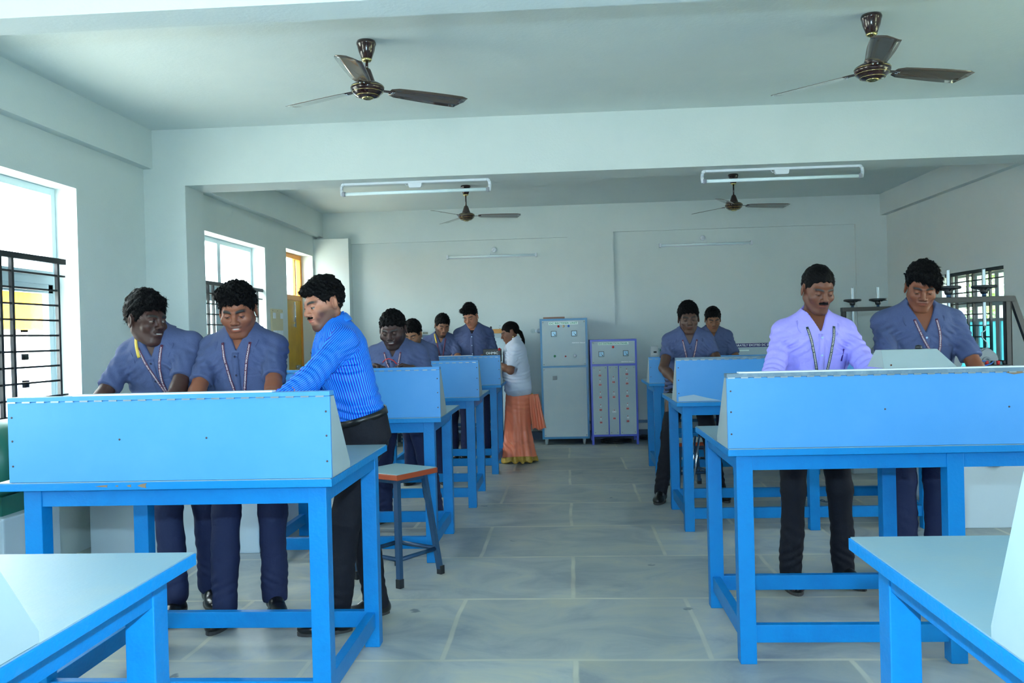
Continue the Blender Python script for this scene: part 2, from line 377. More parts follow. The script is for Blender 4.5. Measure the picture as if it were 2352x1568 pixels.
# switchboard on the left wall between window and door
def switchboard():
    r = empty('switchboard', (WX0, 9.77, 1.58))
    tag(r, 'beige wall switchboard with white switches beside the yellow door', 'switchboard')
    put('board', BX(((0, -.19, -.17), (.018, .19, .17)), bevel=.004), mat('beige_sunmica', srgb(206, 196, 160), .5), r)
    for i in range(2): put('socket', BX(((.018, -.16+i*.25, .06), (.03, -.09+i*.25, .125)), bevel=.003), M_WHITE, r)
    for i in range(7): put('switch', BX(((.018, -.16+i*.047, -.13), (.03, -.125+i*.047, -.075)), bevel=.003), M_WHITE, r)
    put('screw', BX(((.018, -.165, .145), (.021, -.155, .152)), ((.018, .155, .145), (.021, .165, .152)), ((.018, -.005, .145), (.021, .005, .152))), M_SCREW, r)
switchboard()

# ---------------------------------------------------------------- OUTSIDE
M_OUTW = mat('outside_grey_render', srgb(180, 190, 214), .8)
M_ORANGE = mat('outside_orange_paint', srgb(255, 170, 30), .8, noise=(.8, srgb(255, 196, 20), 1, .42))
def outside():
    g = tag(put('outside_ground', BX(((-40, -30, -.35), (-3.6, 60, -.30))), mat('sunlit_concrete', srgb(214, 210, 198), .9)), 'pale concrete yard outside the left windows', 'ground', kind='structure')
    g2 = tag(put('outside_ground', BX(((4.5, -30, -.35), (40, 60, -.30))), mat('sunlit_earth', srgb(170, 168, 130), .9)), 'bare earth outside the right windows', 'ground', kind='structure')
    b = empty('neighbouring_building', (-9, 15, -.3))
    tag(b, 'grey neighbouring building with an orange upper storey seen through the nearest left window', 'building')
    put('wall', BX(((-1.6, -9, 0), (0, 3.2, 1.98))), M_OUTW, b)
    put('orange_balcony', BX(((-1.6, -9, 1.98), (.5, -.62, 2.85)), ((-1.6, -9.0, 2.6), (.9, -1.3, 2.85))), M_ORANGE, b)
    put('window_surround', BX(((-.02, -1.12, 1.02), (.05, -.18, 1.14)), ((-.02, -1.12, 1.02), (.05, -1.0, 2.04)), ((-.02, -.3, 1.02), (.05, -.18, 2.04)), ((-.02, -1.12, 1.48), (.05, -.18, 1.58)), ((-.02, -1.12, 1.94), (.05, -.18, 2.04))), M_WHITE, b)
    put('shutter', BX(((-.02, -1.0, 1.58), (.02, -.3, 1.94))), mat('dark_louvre', srgb(110, 120, 124), .6), b)
    put('parapet', BX(((-1.6, -.62, 1.98), (.12, 3.2, 2.12))), M_WHITE, b)
    c = empty('water_tank_house', (-11, 26, 0))
    tag(c, 'pale blue-green block on the roofline seen through the farther left window', 'building')
    put('wall', BX(((-3, -3, -.3), (0, 3.3, 3.15))), mat('pale_teal_render', srgb(150, 190, 194), .8), c)
    put('roof_slab', BX(((-3.2, -3.2, 3.15), (.3, 3.5, 3.3))), M_WHITE, c)
outside()
def leafy(name, loc, r, h, label, col, n=900, seed=1, group=None):
    rnd = random.Random(seed); root = empty(name, loc); bm = bmesh.new()
    for i in range(n):
        a, b_ = rnd.uniform(0, 6.283), rnd.uniform(-1, 1); q = r*rnd.uniform(.5, 1)
        c = Vector((q*math.cos(a)*math.sqrt(1-b_*b_), q*math.sin(a)*math.sqrt(1-b_*b_), h+q*b_*.8))
        d = Vector((rnd.gauss(0, 1), rnd.gauss(0, 1), rnd.gauss(0, .6))).normalized(); s = d.orthogonal().normalized()*.024; l = d*.06
        bm.faces.new([bm.verts.new(c-l), bm.verts.new(c+s), bm.verts.new(c+l), bm.verts.new(c-s)])
    put('foliage', bm, mat(name+'_leaf_%d' % seed, col, .5), root)
    bm = bmesh.new(); tube(bm, [(0, 0, 0), (.05, 0, h*.5), (0, .05, h)], [.12, .09, .05]); put('trunk', bm, mat('bark', srgb(96, 80, 60), .9), root)
    tag(root, label, 'tree', group)
leafy('garden_tree', (7.3, 13.2, -.3), 1.3, 2.2, 'bright green tree outside the right window, nearer the room corner', srgb(96, 150, 50), 5200, 3)
leafy('garden_tree', (8.4, 17.6, -.3), 1.7, 2.3, 'dark green tree behind the bright one outside the right window', srgb(50, 92, 44), 6500, 5)
# ================================================================ LAB BENCHES
ZT = .895
def bench(x0, x1, y0, y1, legs_x, label, group):
    """four- or six-legged blue bench with pale laminate top"""
    r = empty('lab_bench', (x0, y0, 0)); W, D = x1-x0, y1-y0
    tag(r, label, 'laboratory bench', group)
    put('tabletop', BX(((.004, .004, ZT-.004), (W-.004, D-.004, ZT))), M_TOP, r)
    put('top_edging', BX(((0, 0, ZT-.03), (W, D, ZT-.003)), bevel=.002), M_EDGE, r)
    lw, ins = .067, .045
    xs = [l-x0 for l in legs_x]
    ya, yb = ins, D-ins-lw
    put('apron', BX(((xs[0]+lw-.004, ya+.004, ZT-.095), (xs[-1]+.004, ya+.03, ZT-.031)), ((xs[0]+lw-.004, yb+lw-.03, ZT-.095), (xs[-1]+.004, yb+lw-.004, ZT-.031)),
                    ((xs[0]+.004, ya+lw-.004, ZT-.095), (xs[0]+.03, yb+.004, ZT-.031)), ((xs[-1]+lw-.03, ya+lw-.004, ZT-.095), (xs[-1]+lw-.004, yb+.004, ZT-.031)), bevel=.0015), M_BENCH, r)
    for x in xs:
        for y in (ya, yb): put('leg', BX(((x, y, 0), (x+lw, y+lw, ZT-.03)), bevel=.003), M_BENCH, r)
    for a, b_ in zip(xs, xs[1:]):
        for y in (ya, yb): put('stretcher', BX(((a+lw, y+.012, .085), (b_, y+.05, .158)), bevel=.003), M_BENCH, r)
    for x in (xs[0], xs[-1]): put('stretcher', BX(((x+.012, ya+lw, .085), (x+.05, yb, .158)), bevel=.003), M_BENCH, r)
    return r
def console(x0, x1, y0, label, group, h=.306, toe=.26, lid=None, flap=None):
    """wedge-shaped instrument console: upright back towards the camera, sloping panel towards the users"""
    r = empty('instrument_console', (x0, y0, ZT)); W = x1-x0; tag(r, label, 'instrument console', group)
    put('back_panel', BX(((0, 0, .001), (W, .012, h-.017)), bevel=.001), M_BOX, r)
    for sx in (0, W-.012):
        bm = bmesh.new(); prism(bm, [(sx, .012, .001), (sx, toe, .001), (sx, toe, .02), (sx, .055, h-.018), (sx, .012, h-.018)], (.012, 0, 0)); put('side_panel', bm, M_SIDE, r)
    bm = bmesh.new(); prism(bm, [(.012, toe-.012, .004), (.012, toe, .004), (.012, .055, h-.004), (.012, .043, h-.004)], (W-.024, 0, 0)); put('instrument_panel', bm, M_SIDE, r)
    put('top_flap', BX(((0, -.002, h-.016), (W, .055, h)), bevel=.001), flap or M_BOX, r)
    # piano hinge: barrel segments along the seam
    bm = bmesh.new(); n = int(W/.052)
    for i in range(n):
        a = i*W/n
        box(bm, (a+.004, -.005, h-.020), (a+W/n*.62, -.001, h-.0145))
    put('hinge_seam', bm, M_STEEL, r)
    bm = bmesh.new()
    for z in (.06, .15, .235):
        for x in (.015, W-.015): lathe(bm, [(.0001, -.0018), (.0035, -.0015), (.004, 0)], (x, 0, z), 8, 'y')
    for x in (W*.35, W*.62): lathe(bm, [(.0001, -.0018), (.0035, -.0015), (.004, 0)], (x, 0, .15), 8, 'y')
    put('screw', bm, M_SCREW, r)
    if lid: put('lid_edge', BX(((lid[0], .004, h), (lid[1], .045, h+.006)), bevel=.001), M_WHITE, r)
    # meters and terminals on the users' side
    k = toe-.05; L = math.hypot(k, h); nrm = Vector((0, h/L, k/L))
    def on(x, s): return Vector((x, toe-(toe-.055)*s, .004+(h-.008)*s)) + nrm*.002
    nm = max(2, int(W/.42))
    for i in range(nm):
        c = on(W*(i+.5)/nm, .68); bm = bmesh.new(); X = Vector((1, 0, 0)); Y = nrm.cross(X)
        prism(bm, [c-X*.045-Y*.045, c+X*.045-Y*.045, c+X*.045+Y*.045, c-X*.045+Y*.045], nrm*.02); put('meter', bm, M_WHITE, r)
    return r
M_LEAF = mat('grey_hinge_leaf', srgb(96, 122, 140), .45, noise=(18, srgb(136, 160, 176), .8, .5))
G_B, G_C = 'blue laboratory benches in two rows', 'instrument consoles on the benches'
def lx(x0, x1, n):
    a, b_ = x0+.05, x1-.05-.067
    return [a+(b_-a)*i/(n-1) for i in range(n)]
BEN = {
 'L1': (-2.07, -.872, 1.05, 1.975, 2, 'nearest left bench with bare pale top, cut off by the lower left corner'),
 'L2': (-2.065, -.833, 3.005, 3.955, 2, 'blue bench before the three men at left, paint chipped on its front edge'),
 'L3': (-1.97, -.768, 5.235, 6.16, 2, 'blue bench behind the red-edged stool, where a student holds a red wire'),
 'L4': (-1.90, -.700, 6.92, 7.82, 2, 'blue bench behind the one with the red-wire student, left row'),
 'L5': (-1.85, -.653, 8.60, 9.50, 2, 'farthest blue bench of the left row, beside the woman in the orange sari'),
 'R1': (.640, 2.44, 1.12, 2.055, 3, 'nearest right bench with worn blue edging, cut off by the lower right corner'),
 'R2': (.646, 2.46, 3.585, 4.48, 3, 'blue bench in front of the man in the lilac shirt'),
 'R3': (.742, 2.50, 5.99, 6.90, 3, 'blue bench in the middle of the right row, under the console with torn laminate'),
 'R4': (.770, 2.40, 8.28, 9.12, 3, 'farthest blue bench of the right row, near the violet-framed cabinet'),
}
for k, (a, b_, c, d, n, lab) in BEN.items():
    legs = lx(a, b_, n)
    if k == 'L2': legs = [-1.985, -.933]
    if k == 'R2': legs = [.686, 1.53, 2.34]
    if k == 'R3': legs = [.785, 1.63, 2.38]
    bench(a, b_, c, d, legs, lab, G_B)
bench(1.04, 2.9, 10.40, 11.15, lx(1.03, 2.85, 3), 'bench against the back wall carrying the lettered control panel', G_B)
console(-2.01, -.833, 3.01, 'long pale blue console on the bench before the three men at left', G_C, lid=(.24, .97))
console(-1.94, -.770, 5.24, 'console below the smiling student with the red wire', G_C)
console(-1.88, -.703, 6.925, 'pale console between two others in the left row, before the lowered face', G_C, h=.295, lid=(.1, .6))
console(-1.83, -.656, 8.605, 'farthest console of the left row, just left of the woman in white coat', G_C, h=.292, lid=(.1, .9))
console(.648, 2.44, 3.59, 'long console in front of the lilac-shirted man, with a grey box on top', G_C, lid=(.05, 1.7), flap=M_LEAF)
c3 = console(.744, 2.09, 5.995, 'console with a torn strip of grey laminate at its lower left corner', G_C, h=.303, flap=M_LEAF)
console(.776, 1.95, 8.29, 'farthest console of the right row, left of the reaching student', G_C, h=.245)
console(.642, 2.4, 1.17, 'console at the lower right corner, only its pale slanted end showing', G_C, h=.41, toe=.21)
console(-2.05, -.876, 1.12, 'console at the lower left corner, only its foot showing', G_C, toe=.255)
# torn laminate and chips
bm = bmesh.new()
prism(bm, [(.012, -.0025, .006), (.14, -.0025, .006), (.30, -.0025, .006), (.20, -.0025, .028), (.115, -.0025, .05), (.05, -.0025, .042), (.012, -.0025, .036)], (0, .002, 0))
put('torn_laminate', bm, mat('laminate_underside', srgb(150, 176, 196), .6), c3)

M_CHIP = mat('bare_brown_wood', srgb(132, 110, 84), .7)
def chip(parent, pts, y):
    bm = bmesh.new(); prism(bm, [(x, y, z) for x, z in pts], (0, .0012, 0)); put('paint_chip', bm, M_CHIP, parent)
L2B = [o for o in bpy.data.objects if o.get('label', '').startswith('blue bench before the three men')][0]
for cx, w, h_ in ((.548, .035, .011), (.50, .018, .006), (.40, .05, .005), (.455, .012, .004)):
    chip(L2B, [(cx-w*.5, .880), (cx-w*.1, .880+h_*.5), (cx+w*.5, .880+h_*.8), (cx+w*.35, .880), (cx+w*.45, .880-h_*.8), (cx-w*.1, .880-h_*.5)], -.0012)
R2C = [o for o in bpy.data.objects if o.get('label', '').startswith('long console in front of the lilac')][0]
chip(R2C, [(1.10, .286), (1.13, .279), (1.17, .284), (1.20, .290), (1.11, .291)], -.0035)
# ================================================================ CEILING FANS
def fan(x, y, rot, rod, label, group, tilt=0):
    r = empty('ceiling_fan', (x, y, ZC)); tag(r, label, 'ceiling fan', group)
    zh = -.27-(rod-.27)
    bm = bmesh.new(); lathe(bm, [(.052, 0), (.056, -.012), (.054, -.022), (.052, -.024), (.046, -.055), (.030, -.098), (.026, -.100)], (0, 0, 0), 28); put('canopy_cup', bm, M_BROWN, r)
    bm = bmesh.new(); lathe(bm, [(.027, -.098), (.031, -.104), (.024, -.114), (.016, -.116)], (0, 0, 0), 20); put('brass_ring', bm, M_BRASS, r)
    bm = bmesh.new(); tube(bm, [(0, 0, -.10), (0, 0, zh+.10)], .0085, 10); put('down_rod', bm, M_BROWN, r)
    bm = bmesh.new(); lathe(bm, [(.010, zh+.118), (.020, zh+.112), (.026, zh+.098), (.044, zh+.045), (.052, zh+.028)], (0, 0, 0), 28); put('lower_cup', bm, M_BROWN, r)
    bm = bmesh.new(); lathe(bm, [(.05, zh+.034), (.070, zh+.030), (.092, zh+.016), (.096, zh+.002), (.092, zh-.010), (.090, zh-.012), (.082, zh-.026), (.060, zh-.044), (.052, zh-.048), (.034, zh-.052)], (0, 0, 0), 40); mo = put('motor_housing', bm, M_BROWN, r)
    bm = bmesh.new()
    for rr, z in ((.0945, zh+.008), (.0865, zh-.020), (.066, zh-.0405)):
        tube(bm, [(rr*math.cos(a), rr*math.sin(a), z) for a in [2*math.pi*i/40 for i in range(40)]], .0016, 6, closed=True)
    lathe(bm, [(.033, zh-.048), (.034, zh-.054), (.022, zh-.058), (.018, zh-.054), (.010, zh-.056), (.001, zh-.060)], (0, 0, 0), 24); put('brass_trim', bm, M_BRASS, mo)
    for k in range(3):
        a = math.radians(rot+120*k); R = Matrix.Rotation(a, 4, 'Z')
        bm = bmesh.new(); pts = [(.10, .0), (.16, 0)]
        box(bm, (.085, -.016, zh-.004), (.165, .016, zh+.000)); bm.transform(R); put('blade_bracket', bm, M_BROWN, r)
        bm = bmesh.new(); rows = []
        for i in range(13):
            t = i/12; q = .135+t*.475; w = .050+.020*math.sin(min(t*1.25, 1)*math.pi*.5); 
            if i == 0: w = .034
            if i == 12: w *= .80
            skew = .012*t; row = []
            for j in range(5):
                v = (j/4-.5)*2; yy = v*w+skew; tip = q-(.035*(v > 0)*v if i == 12 else 0)
                row.append(bm.verts.new((tip, yy, zh-.002-yy*.20-.006*t+.004*(1-v*v))))
            rows.append(row)
        for A, B in zip(rows, rows[1:]):
            for j in range(4): bm.faces.new((A[j], B[j], B[j+1], A[j+1]))
        bm.transform(R); b = put('blade', bm, M_BLADE, r, True); b.modifiers.new('thickness', 'SOLIDIFY').thickness = .0022
        bm = bmesh.new()
        for q in (.148, .158):
            for v in (-.011, .011): lathe(bm, [(.0001, zh-.0105), (.0035, zh-.009), (.004, zh-.004)], (q, v, 0), 8)
        bm.transform(R); put('screw', bm, M_PINK, b)
GF = 'brown three-bladed ceiling fans'
fan(-1.09, 4.90, -88, .27, 'brown ceiling fan at the front left, above the striped shirt', GF)
fan(1.70, 4.86, -104, .30, 'brown ceiling fan at the front right, one blade pointing at the viewer', GF)
fan(-1.08, 9.72, 2, .34, 'small-looking ceiling fan beyond the left tube light', GF)
fan(1.86, 9.62, 6, .34, 'small-looking ceiling fan beyond the right tube light', GF)

# ================================================================ TUBE LIGHTS
def tubelight(x, y, z, L, label, group, soffit=True):
    r = empty('tube_light', (x, y, z)); tag(r, label, 'tube light', group); h = L/2; d = .085
    put('rail', BX(((-h, -.018, -.018), (h, .018, 0)), bevel=.003), M_WHITE, r)
    for s_ in (-1, 1):
        bm = bmesh.new(); pts = [(s_*h, 0, 0), (s_*(h+.022), 0, -.02), (s_*(h+.026), 0, -.05), (s_*(h+.020), 0, -d-.012)]
        for a, b_ in zip(pts, pts[1:]):
            tube(bm, [a, b_], .013, 8)
        e = put('end_bracket', bm, M_WHITE, r)
        bm = bmesh.new(); lathe(bm, [(.018, -.012), (.020, 0), (.018, .014)], (s_*(h+.008), 0, -d), 16, 'x'); put('lamp_holder', bm, mat('holder_grey', srgb(150, 154, 166), .5), e)
    bm = bmesh.new(); tube(bm, [(-h+.005, 0, -d), (h-.005, 0, -d)], .0135, 16); put('tube', bm, M_TUBE, r)
    bm = bmesh.new(); prism(bm, [(-.055, -.016, -.018), (.055, -.016, -.018), (.050, -.016, -.045), (.042, -.016, -.052), (-.042, -.016, -.052), (-.050, -.016, -.045)], (0, .032, 0)); put('choke_box', bm, M_WHITE, r)
    bm = bmesh.new(); tube(bm, [(-.05, 0, -.03), (-.07, 0, -.034), (-.082, 0, -.02), (-.075, 0, -.01)], .003, 6); put('wire', bm, M_WHITE, r)
GT = 'tube lights below the middle beam'
tubelight(-1.165, 6.87, 2.625, 1.14, 'unlit tube light under the middle beam at left', GT)
tubelight(1.70, 6.87, 2.625, 1.17, 'unlit tube light under the middle beam at right', GT)
def wall_tube(x, z, L, rot, side, label):
    r = empty('wall_tube_light', (x, 11.49, z)); r.rotation_euler = (0, rot, 0); tag(r, label, 'tube light', 'tube lights on the back wall'); h = L/2
    put('batten', BX(((-h, -.03, -.018), (h, 0, .018)), bevel=.003), M_WHITE, r)
    for s_ in (-1, 1): put('lamp_holder', BX(((s_*h-.012, -.07, -.026), (s_*h+.012, -.0, .026)), bevel=.003), M_WHITE, r)
    bm = bmesh.new(); tube(bm, [(-h, -.052, 0), (h, -.052, 0)], .013, 12); put('tube', bm, M_TUBE, r)
    bm = bmesh.new(); lathe(bm, [(.035, 0), (.034, -.012), (.012, -.02), (.001, -.02)], (side*.03, 0, .085), 18, 'y'); put('ceiling_rose', bm, M_WHITE, r)
    bm = bmesh.new(); tube(bm, [(side*.03, -.02, .085), (side*.02-.03*side, -.03, .06), (-.02*side, -.02, .018)], .003, 6); put('wire', bm, M_WHITE, r)
wall_tube(-.95, 2.432, 1.17, 0, 1, 'thin tube light on the left recessed panel of the back wall')
wall_tube(1.84, 2.50, 1.17, 0, -1, 'thin tube light on the right recessed panel of the back wall')

# ================================================================ STOOLS
def stool(x, y, rz, label, h=.72):
    r = empty('stool', (x, y, 0), rz); tag(r, label, 'stool'); a = .165
    put('seat', BX(((-a, -a, h-.004), (a, a, h)), bevel=.002), mat('stool_laminate', srgb(158, 188, 190), .4), r)
    put('seat_edging', BX(((-a-.004, -a-.004, h-.034), (a+.004, a+.004, h-.003)), bevel=.004), mat('red_brown_lipping', srgb(168, 72, 38), .5), r)
    put('top_frame', BX(((-.125, -.125, h-.06), (.125, -.10, h-.034)), ((-.125, .10, h-.06), (.125, .125, h-.034)), ((-.125, -.125, h-.06), (-.10, .125, h-.034)), ((.10, -.125, h-.06), (.125, .125, h-.034))), M_NAVYSTEEL, r)
    def P_(sx, sy, z): k = .112+(h-.04-z)*.10; return Vector((sx*k, sy*k, z))
    for sx in (-1, 1):
        for sy in (-1, 1):
            bm = bmesh.new(); A, B = P_(sx, sy, .0), P_(sx, sy, h-.04); w = .014
            q = [(-w, -w), (w, -w), (w, w), (-w, w)]
            va = [bm.verts.new(A+Vector((u, v, 0))) for u, v in q]; vb = [bm.verts.new(B+Vector((u, v, 0))) for u, v in q]
            bm.faces.new(va[::-1]); bm.faces.new(vb)
            for i in range(4): bm.faces.new((va[i], va[(i+1) % 4], vb[(i+1) % 4], vb[i]))
            l = put('leg', bm, M_NAVYSTEEL, r)
            put('rubber_foot', BX(((A.x-.017, A.y-.017, 0), (A.x+.017, A.y+.017, .05)), bevel=.003), M_BLACK, l)
    z = .15
    for A, B in (((-1, -1), (1, -1)), ((1, -1), (1, 1)), ((1, 1), (-1, 1)), ((-1, 1), (-1, -1))):
        bm = bmesh.new(); tube(bm, [P_(*A, z), P_(*B, z)], .013, 4); put('footrest', bm, M_NAVYSTEEL, r)
stool(-1.0, 4.99, math.radians(-33), 'square stool with red-brown edging and dark blue legs, behind the striped shirt', .625)
tag(put('pedestal', BX(((-1.56, 8.40, 0), (-1.42, 8.52, .03)), ((-1.54, 8.41, .03), (-1.44, 8.51, .34)), bevel=.004), M_GREY), 'small grey pedestal seen between the legs of the smiling student', 'pedestal')
stool(1.05, 7.75, .2, 'dark steel stool behind the bench with the torn console', .42)

# ================================================================ CABINETS AT THE BACK
def screwdot(bm, x, z, r=.008): lathe(bm, [(.0001, -.004), (r*.8, -.003), (r, 0)], (x, 0, z), 10, 'y')
def meter(x, z, parent, w=.034):
    f = put('panel_meter', BX(((x-w, -.012, z-w), (x+w, .0, z+w)), bevel=.003), M_BLACK, parent)
    put('dial', BX(((x-w+.006, -.0135, z-w+.006), (x+w-.006, -.012, z+w-.006))), mat('dial_face', srgb(150, 206, 236), .3), f)
    bm = bmesh.new(); tube(bm, [(x+w*.45, -.015, z-w*.5), (x-w*.2, -.015, z+w*.35)], .0016, 5); lathe(bm, [(.0001, -.004), (.006, -.003), (.007, 0)], (x+w*.45, -.0135, z-w*.5), 10, 'y'); put('needle', bm, M_BLACK, f)
def lampdot(x, z, m, parent, r=.012, name='indicator_lamp'):
    bm = bmesh.new(); lathe(bm, [(.0001, -.016), (r*.8, -.014), (r, -.006), (r*1.25, -.004), (r*1.3, 0)], (x, 0, z), 16, 'y'); return put(name, bm, m, parent)
M_SIGN = mat('sign_strip', srgb(226, 244, 240), .5); M_SIGNT = mat('sign_green_letters', srgb(40, 150, 120), .5); M_WTXT = mat('white_letters', srgb(238, 244, 250), .5)
def rectifier():
    r = empty('rectifier_cabinet', (-.322, 10.85, 0), 0); tag(r, 'tall grey cabinet on castors with blue frame, sign reads DC RECTIFIER UNIT', 'electrical cabinet')
    W, D, Hh, z0, t = .59, .55, 1.575, .075, .028; zm = .975
    fr = [((0, 0, z0), (t, D, Hh)), ((W-t, 0, z0), (W, D, Hh)), ((t-.002, .001, Hh-t), (W-t+.002, D-.001, Hh-.001)), ((t-.002, .001, z0+.001), (W-t+.002, D-.001, z0+t)), ((t-.002, .001, zm-.012), (W-t+.002, t, zm+.012))]
    put('frame', BX(*fr, bevel=.002), M_CABBLUE, r)
    put('side_panel', BX(((.006, t, z0+t), (.012, D-.01, Hh-t)), ((W-.012, t, z0+t), (W-.006, D-.01, Hh-t)), ((t, D-.02, z0+t), (W-t, D-.012, Hh-t))), M_PALEGREY, r)
    up = put('upper_panel', BX(((t-.002, -.004, zm+.012), (W-t+.002, .004, Hh-t+.002)), bevel=.001), M_PALEGREY, r)
    dn = put('lower_door', BX(((t-.002, -.004, z0+t), (W-t+.002, .004, zm-.012)), bevel=.001), M_PALEGREY, r)
    bm = bmesh.new(); [screwdot(bm, x, z) for x, z in ((.04, Hh-.045), (W-.04, Hh-.045), (.04, zm+.03), (W-.04, zm+.03))]; bm.transform(Matrix.Translation((0, -.004, 0))); put('screw', bm, M_STEEL, up)
    bm = bmesh.new(); [screwdot(bm, x, z) for x, z in ((.04, zm-.035), (.04, z0+.045), (W-.04, z0+.045))]; bm.transform(Matrix.Translation((0, -.004, 0))); put('screw', bm, M_STEEL, dn)
    sg = put('sign_strip', BX(((.11, -.007, 1.497), (.475, -.004, 1.533))), M_SIGN, up); text_obj('DC RECTIFIER UNIT', .030, (.2925, -.0085, 1.515), M_SIGNT, sg, width=.345, bold=.0006)
    for x, m in ((.233, M_RED), (.295, mat('amber_plastic', srgb(230, 200, 160), .3)), (.358, M_BLUEP)): lampdot(x, 1.478, m, up)
    meter(.172, 1.385, up); meter(.425, 1.385, up)
    text_obj('PEMITECH Channel', .017, (.475, -.006, 1.268), M_WTXT, up, width=.165, bold=.0008, shear=.2)
    lampdot(.178, 1.108, M_GREEN, up); lampdot(.312, 1.103, M_RED, up, .008); k = lampdot(.432, 1.108, M_WHITE, up, .016, 'knob'); lampdot(.432, 1.108, M_SCREW, k, .008, 'knob_centre')
    put('breaker', BX(((.145, -.012, .815), (.2, -.004, .862)), bevel=.002), M_GREY, dn)
    for x in (.05, W-.07):
        for y in (.06, D-.06):
            bm = bmesh.new(); lathe(bm, [(.018, -.014), (.032, -.012), (.034, 0), (.032, .012), (.018, .014)], (x, y, .034), 18, 'x'); box(bm, (x-.018, y-.02, .034), (x+.018, y+.02, .078)); put('castor', bm, M_SIDE, r)
    return r
rectifier()
tag(put('wooden_board', BX(((-.28, 10.95, 1.576), (-.01, 11.25, 1.598)), bevel=.002), mat('worn_plywood', srgb(150, 120, 104), .7)), 'thin brown board lying on top of the tall cabinet', 'board')
def distribution():
    r = empty('distribution_panel', (.292, 10.80, 0)); tag(r, 'shorter cabinet with violet frame and numbered switches, sign reads DC DISTRIBUTION PANEL', 'electrical cabinet')
    W, D, Hh, z0, t = .575, .50, 1.30, .10, .026; zm = .985
    xs = [0, .213, .345, W]
    fr = [((0, 0, z0), (t, D, Hh)), ((W-t, 0, z0), (W, D, Hh)), ((t-.002, .001, Hh-t), (W-t+.002, D-.001, Hh-.001)), ((t-.002, .001, z0+.001), (W-t+.002, D-.001, z0+t)), ((t-.002, .001, zm-.014), (W-t+.002, t, zm+.014)), ((xs[1]-.01, .002, z0+t-.002), (xs[1]+.01, t, zm-.012)), ((xs[2]-.01, .002, z0+t-.002), (xs[2]+.01, t, zm-.012))]
    put('frame', BX(*fr, bevel=.002), M_CABPURPLE, r)
    for x in (0, W-.028):
        for y in (0, D-.028): put('leg', BX(((x, y, 0), (x+.028, y+.028, z0))), M_CABPURPLE, r)
    put('side_panel', BX(((.006, t, z0+t), (.012, D-.01, Hh-t)), ((W-.012, t, z0+t), (W-.006, D-.01, Hh-t)), ((t, D-.02, z0+t), (W-t, D-.012, Hh-t))), M_PALEGREY, r)
    up = put('upper_panel', BX(((t-.002, -.004, zm+.014), (W-t+.002, .004, Hh-t+.002)), bevel=.001), M_PALEGREY, r)
    sg = put('sign_strip', BX(((.10, -.007, 1.232), (.475, -.004, 1.262))), M_SIGN, up); text_obj('DC DISTRIBUTION PANEL', .026, (.2875, -.0085, 1.247), M_SIGNT, sg, width=.355, bold=.0006)
    lampdot(.286, 1.205, M_RED, up); meter(.138, 1.12, up); meter(.438, 1.125, up)
    text_obj('PEMITECH Channel', .015, (.455, -.006, 1.020), M_WTXT, up, width=.155, bold=.0008, shear=.2)
    bm = bmesh.new(); [screwdot(bm, x, z) for x, z in ((.04, 1.255), (.04, 1.015))]; bm.transform(Matrix.Translation((0, -.004, 0))); put('screw', bm, M_STEEL, up)
    cols = ((xs[0]+t, xs[1]-.01, .115, ((.87, '1'), (.755, '2'), (.60, '3'), (.445, '4'), (.29, '5'))), (xs[1]+.01, xs[2]-.01, .28, ((.785, '11'), (.60, '12'), (.375, 'ON'))), (xs[2]+.01, W-t, .445, ((.88, '6'), (.765, '7'), (.61, '8'), (.455, '9'), (.30, '10'))))
    for a, b_, xc, sws in cols:
        p = put('switch_panel', BX(((a-.002, -.003, z0+t), (b_+.002, .004, zm-.014)), bevel=.001), M_PALEGREY, r)
        for z, s_ in sws:
            on = s_ == 'ON'; lampdot(xc, z+.052, M_RED, p, .0045)
            text_obj(s_, .030, (xc, -.006, z+.03), M_WTXT, p, bold=.0012)
            zz = z-(.05 if on else .012)
            br = put('breaker', BX(((xc-.019, -.010, zz-.018), (xc+.019, -.003, zz+.018)), bevel=.002), mat('breaker_grey', srgb(190, 190, 196), .4), p)
            put('toggle', BX(((xc-.014, -.02, zz-.010), (xc-.002, -.010, zz+.010)), ((xc+.002, -.02, zz-.010), (xc+.014, -.010, zz+.010)), bevel=.002), M_RED, br)
        bm = bmesh.new(); [screwdot(bm, x, z, .007) for x, z in ((b_-.018, zm-.035), (a+.018, zm-.035), (b_-.018, z0+.05), (a+.018, z0+.05))]; bm.transform(Matrix.Translation((0, -.003, 0))); put('screw', bm, M_STEEL, p)
distribution()
def wall_bulb():
    r = empty('bulb_fitting', (-.345, 11.455, 1.43)); tag(r, 'clear glass bulb in a white holder left of the tall cabinet', 'light bulb')
    bm = bmesh.new(); lathe(bm, [(.030, 0), (.030, -.02), (.020, -.03), (.019, -.07), (.001, -.07)], (.0, 0, 0), 18, 'y'); bm.transform(Matrix.Rotation(math.radians(-40), 4, 'Z')); put('holder', bm, M_WHITE, r)
    bm = bmesh.new(); lathe(bm, [(.012, -.065), (.014, -.08), (.028, -.105), (.032, -.13), (.024, -.152), (.001, -.162)], (0, 0, 0), 20, 'y'); bm.transform(Matrix.Rotation(math.radians(-40), 4, 'Z')); put('bulb', bm, M_GLASS, r)
wall_bulb()
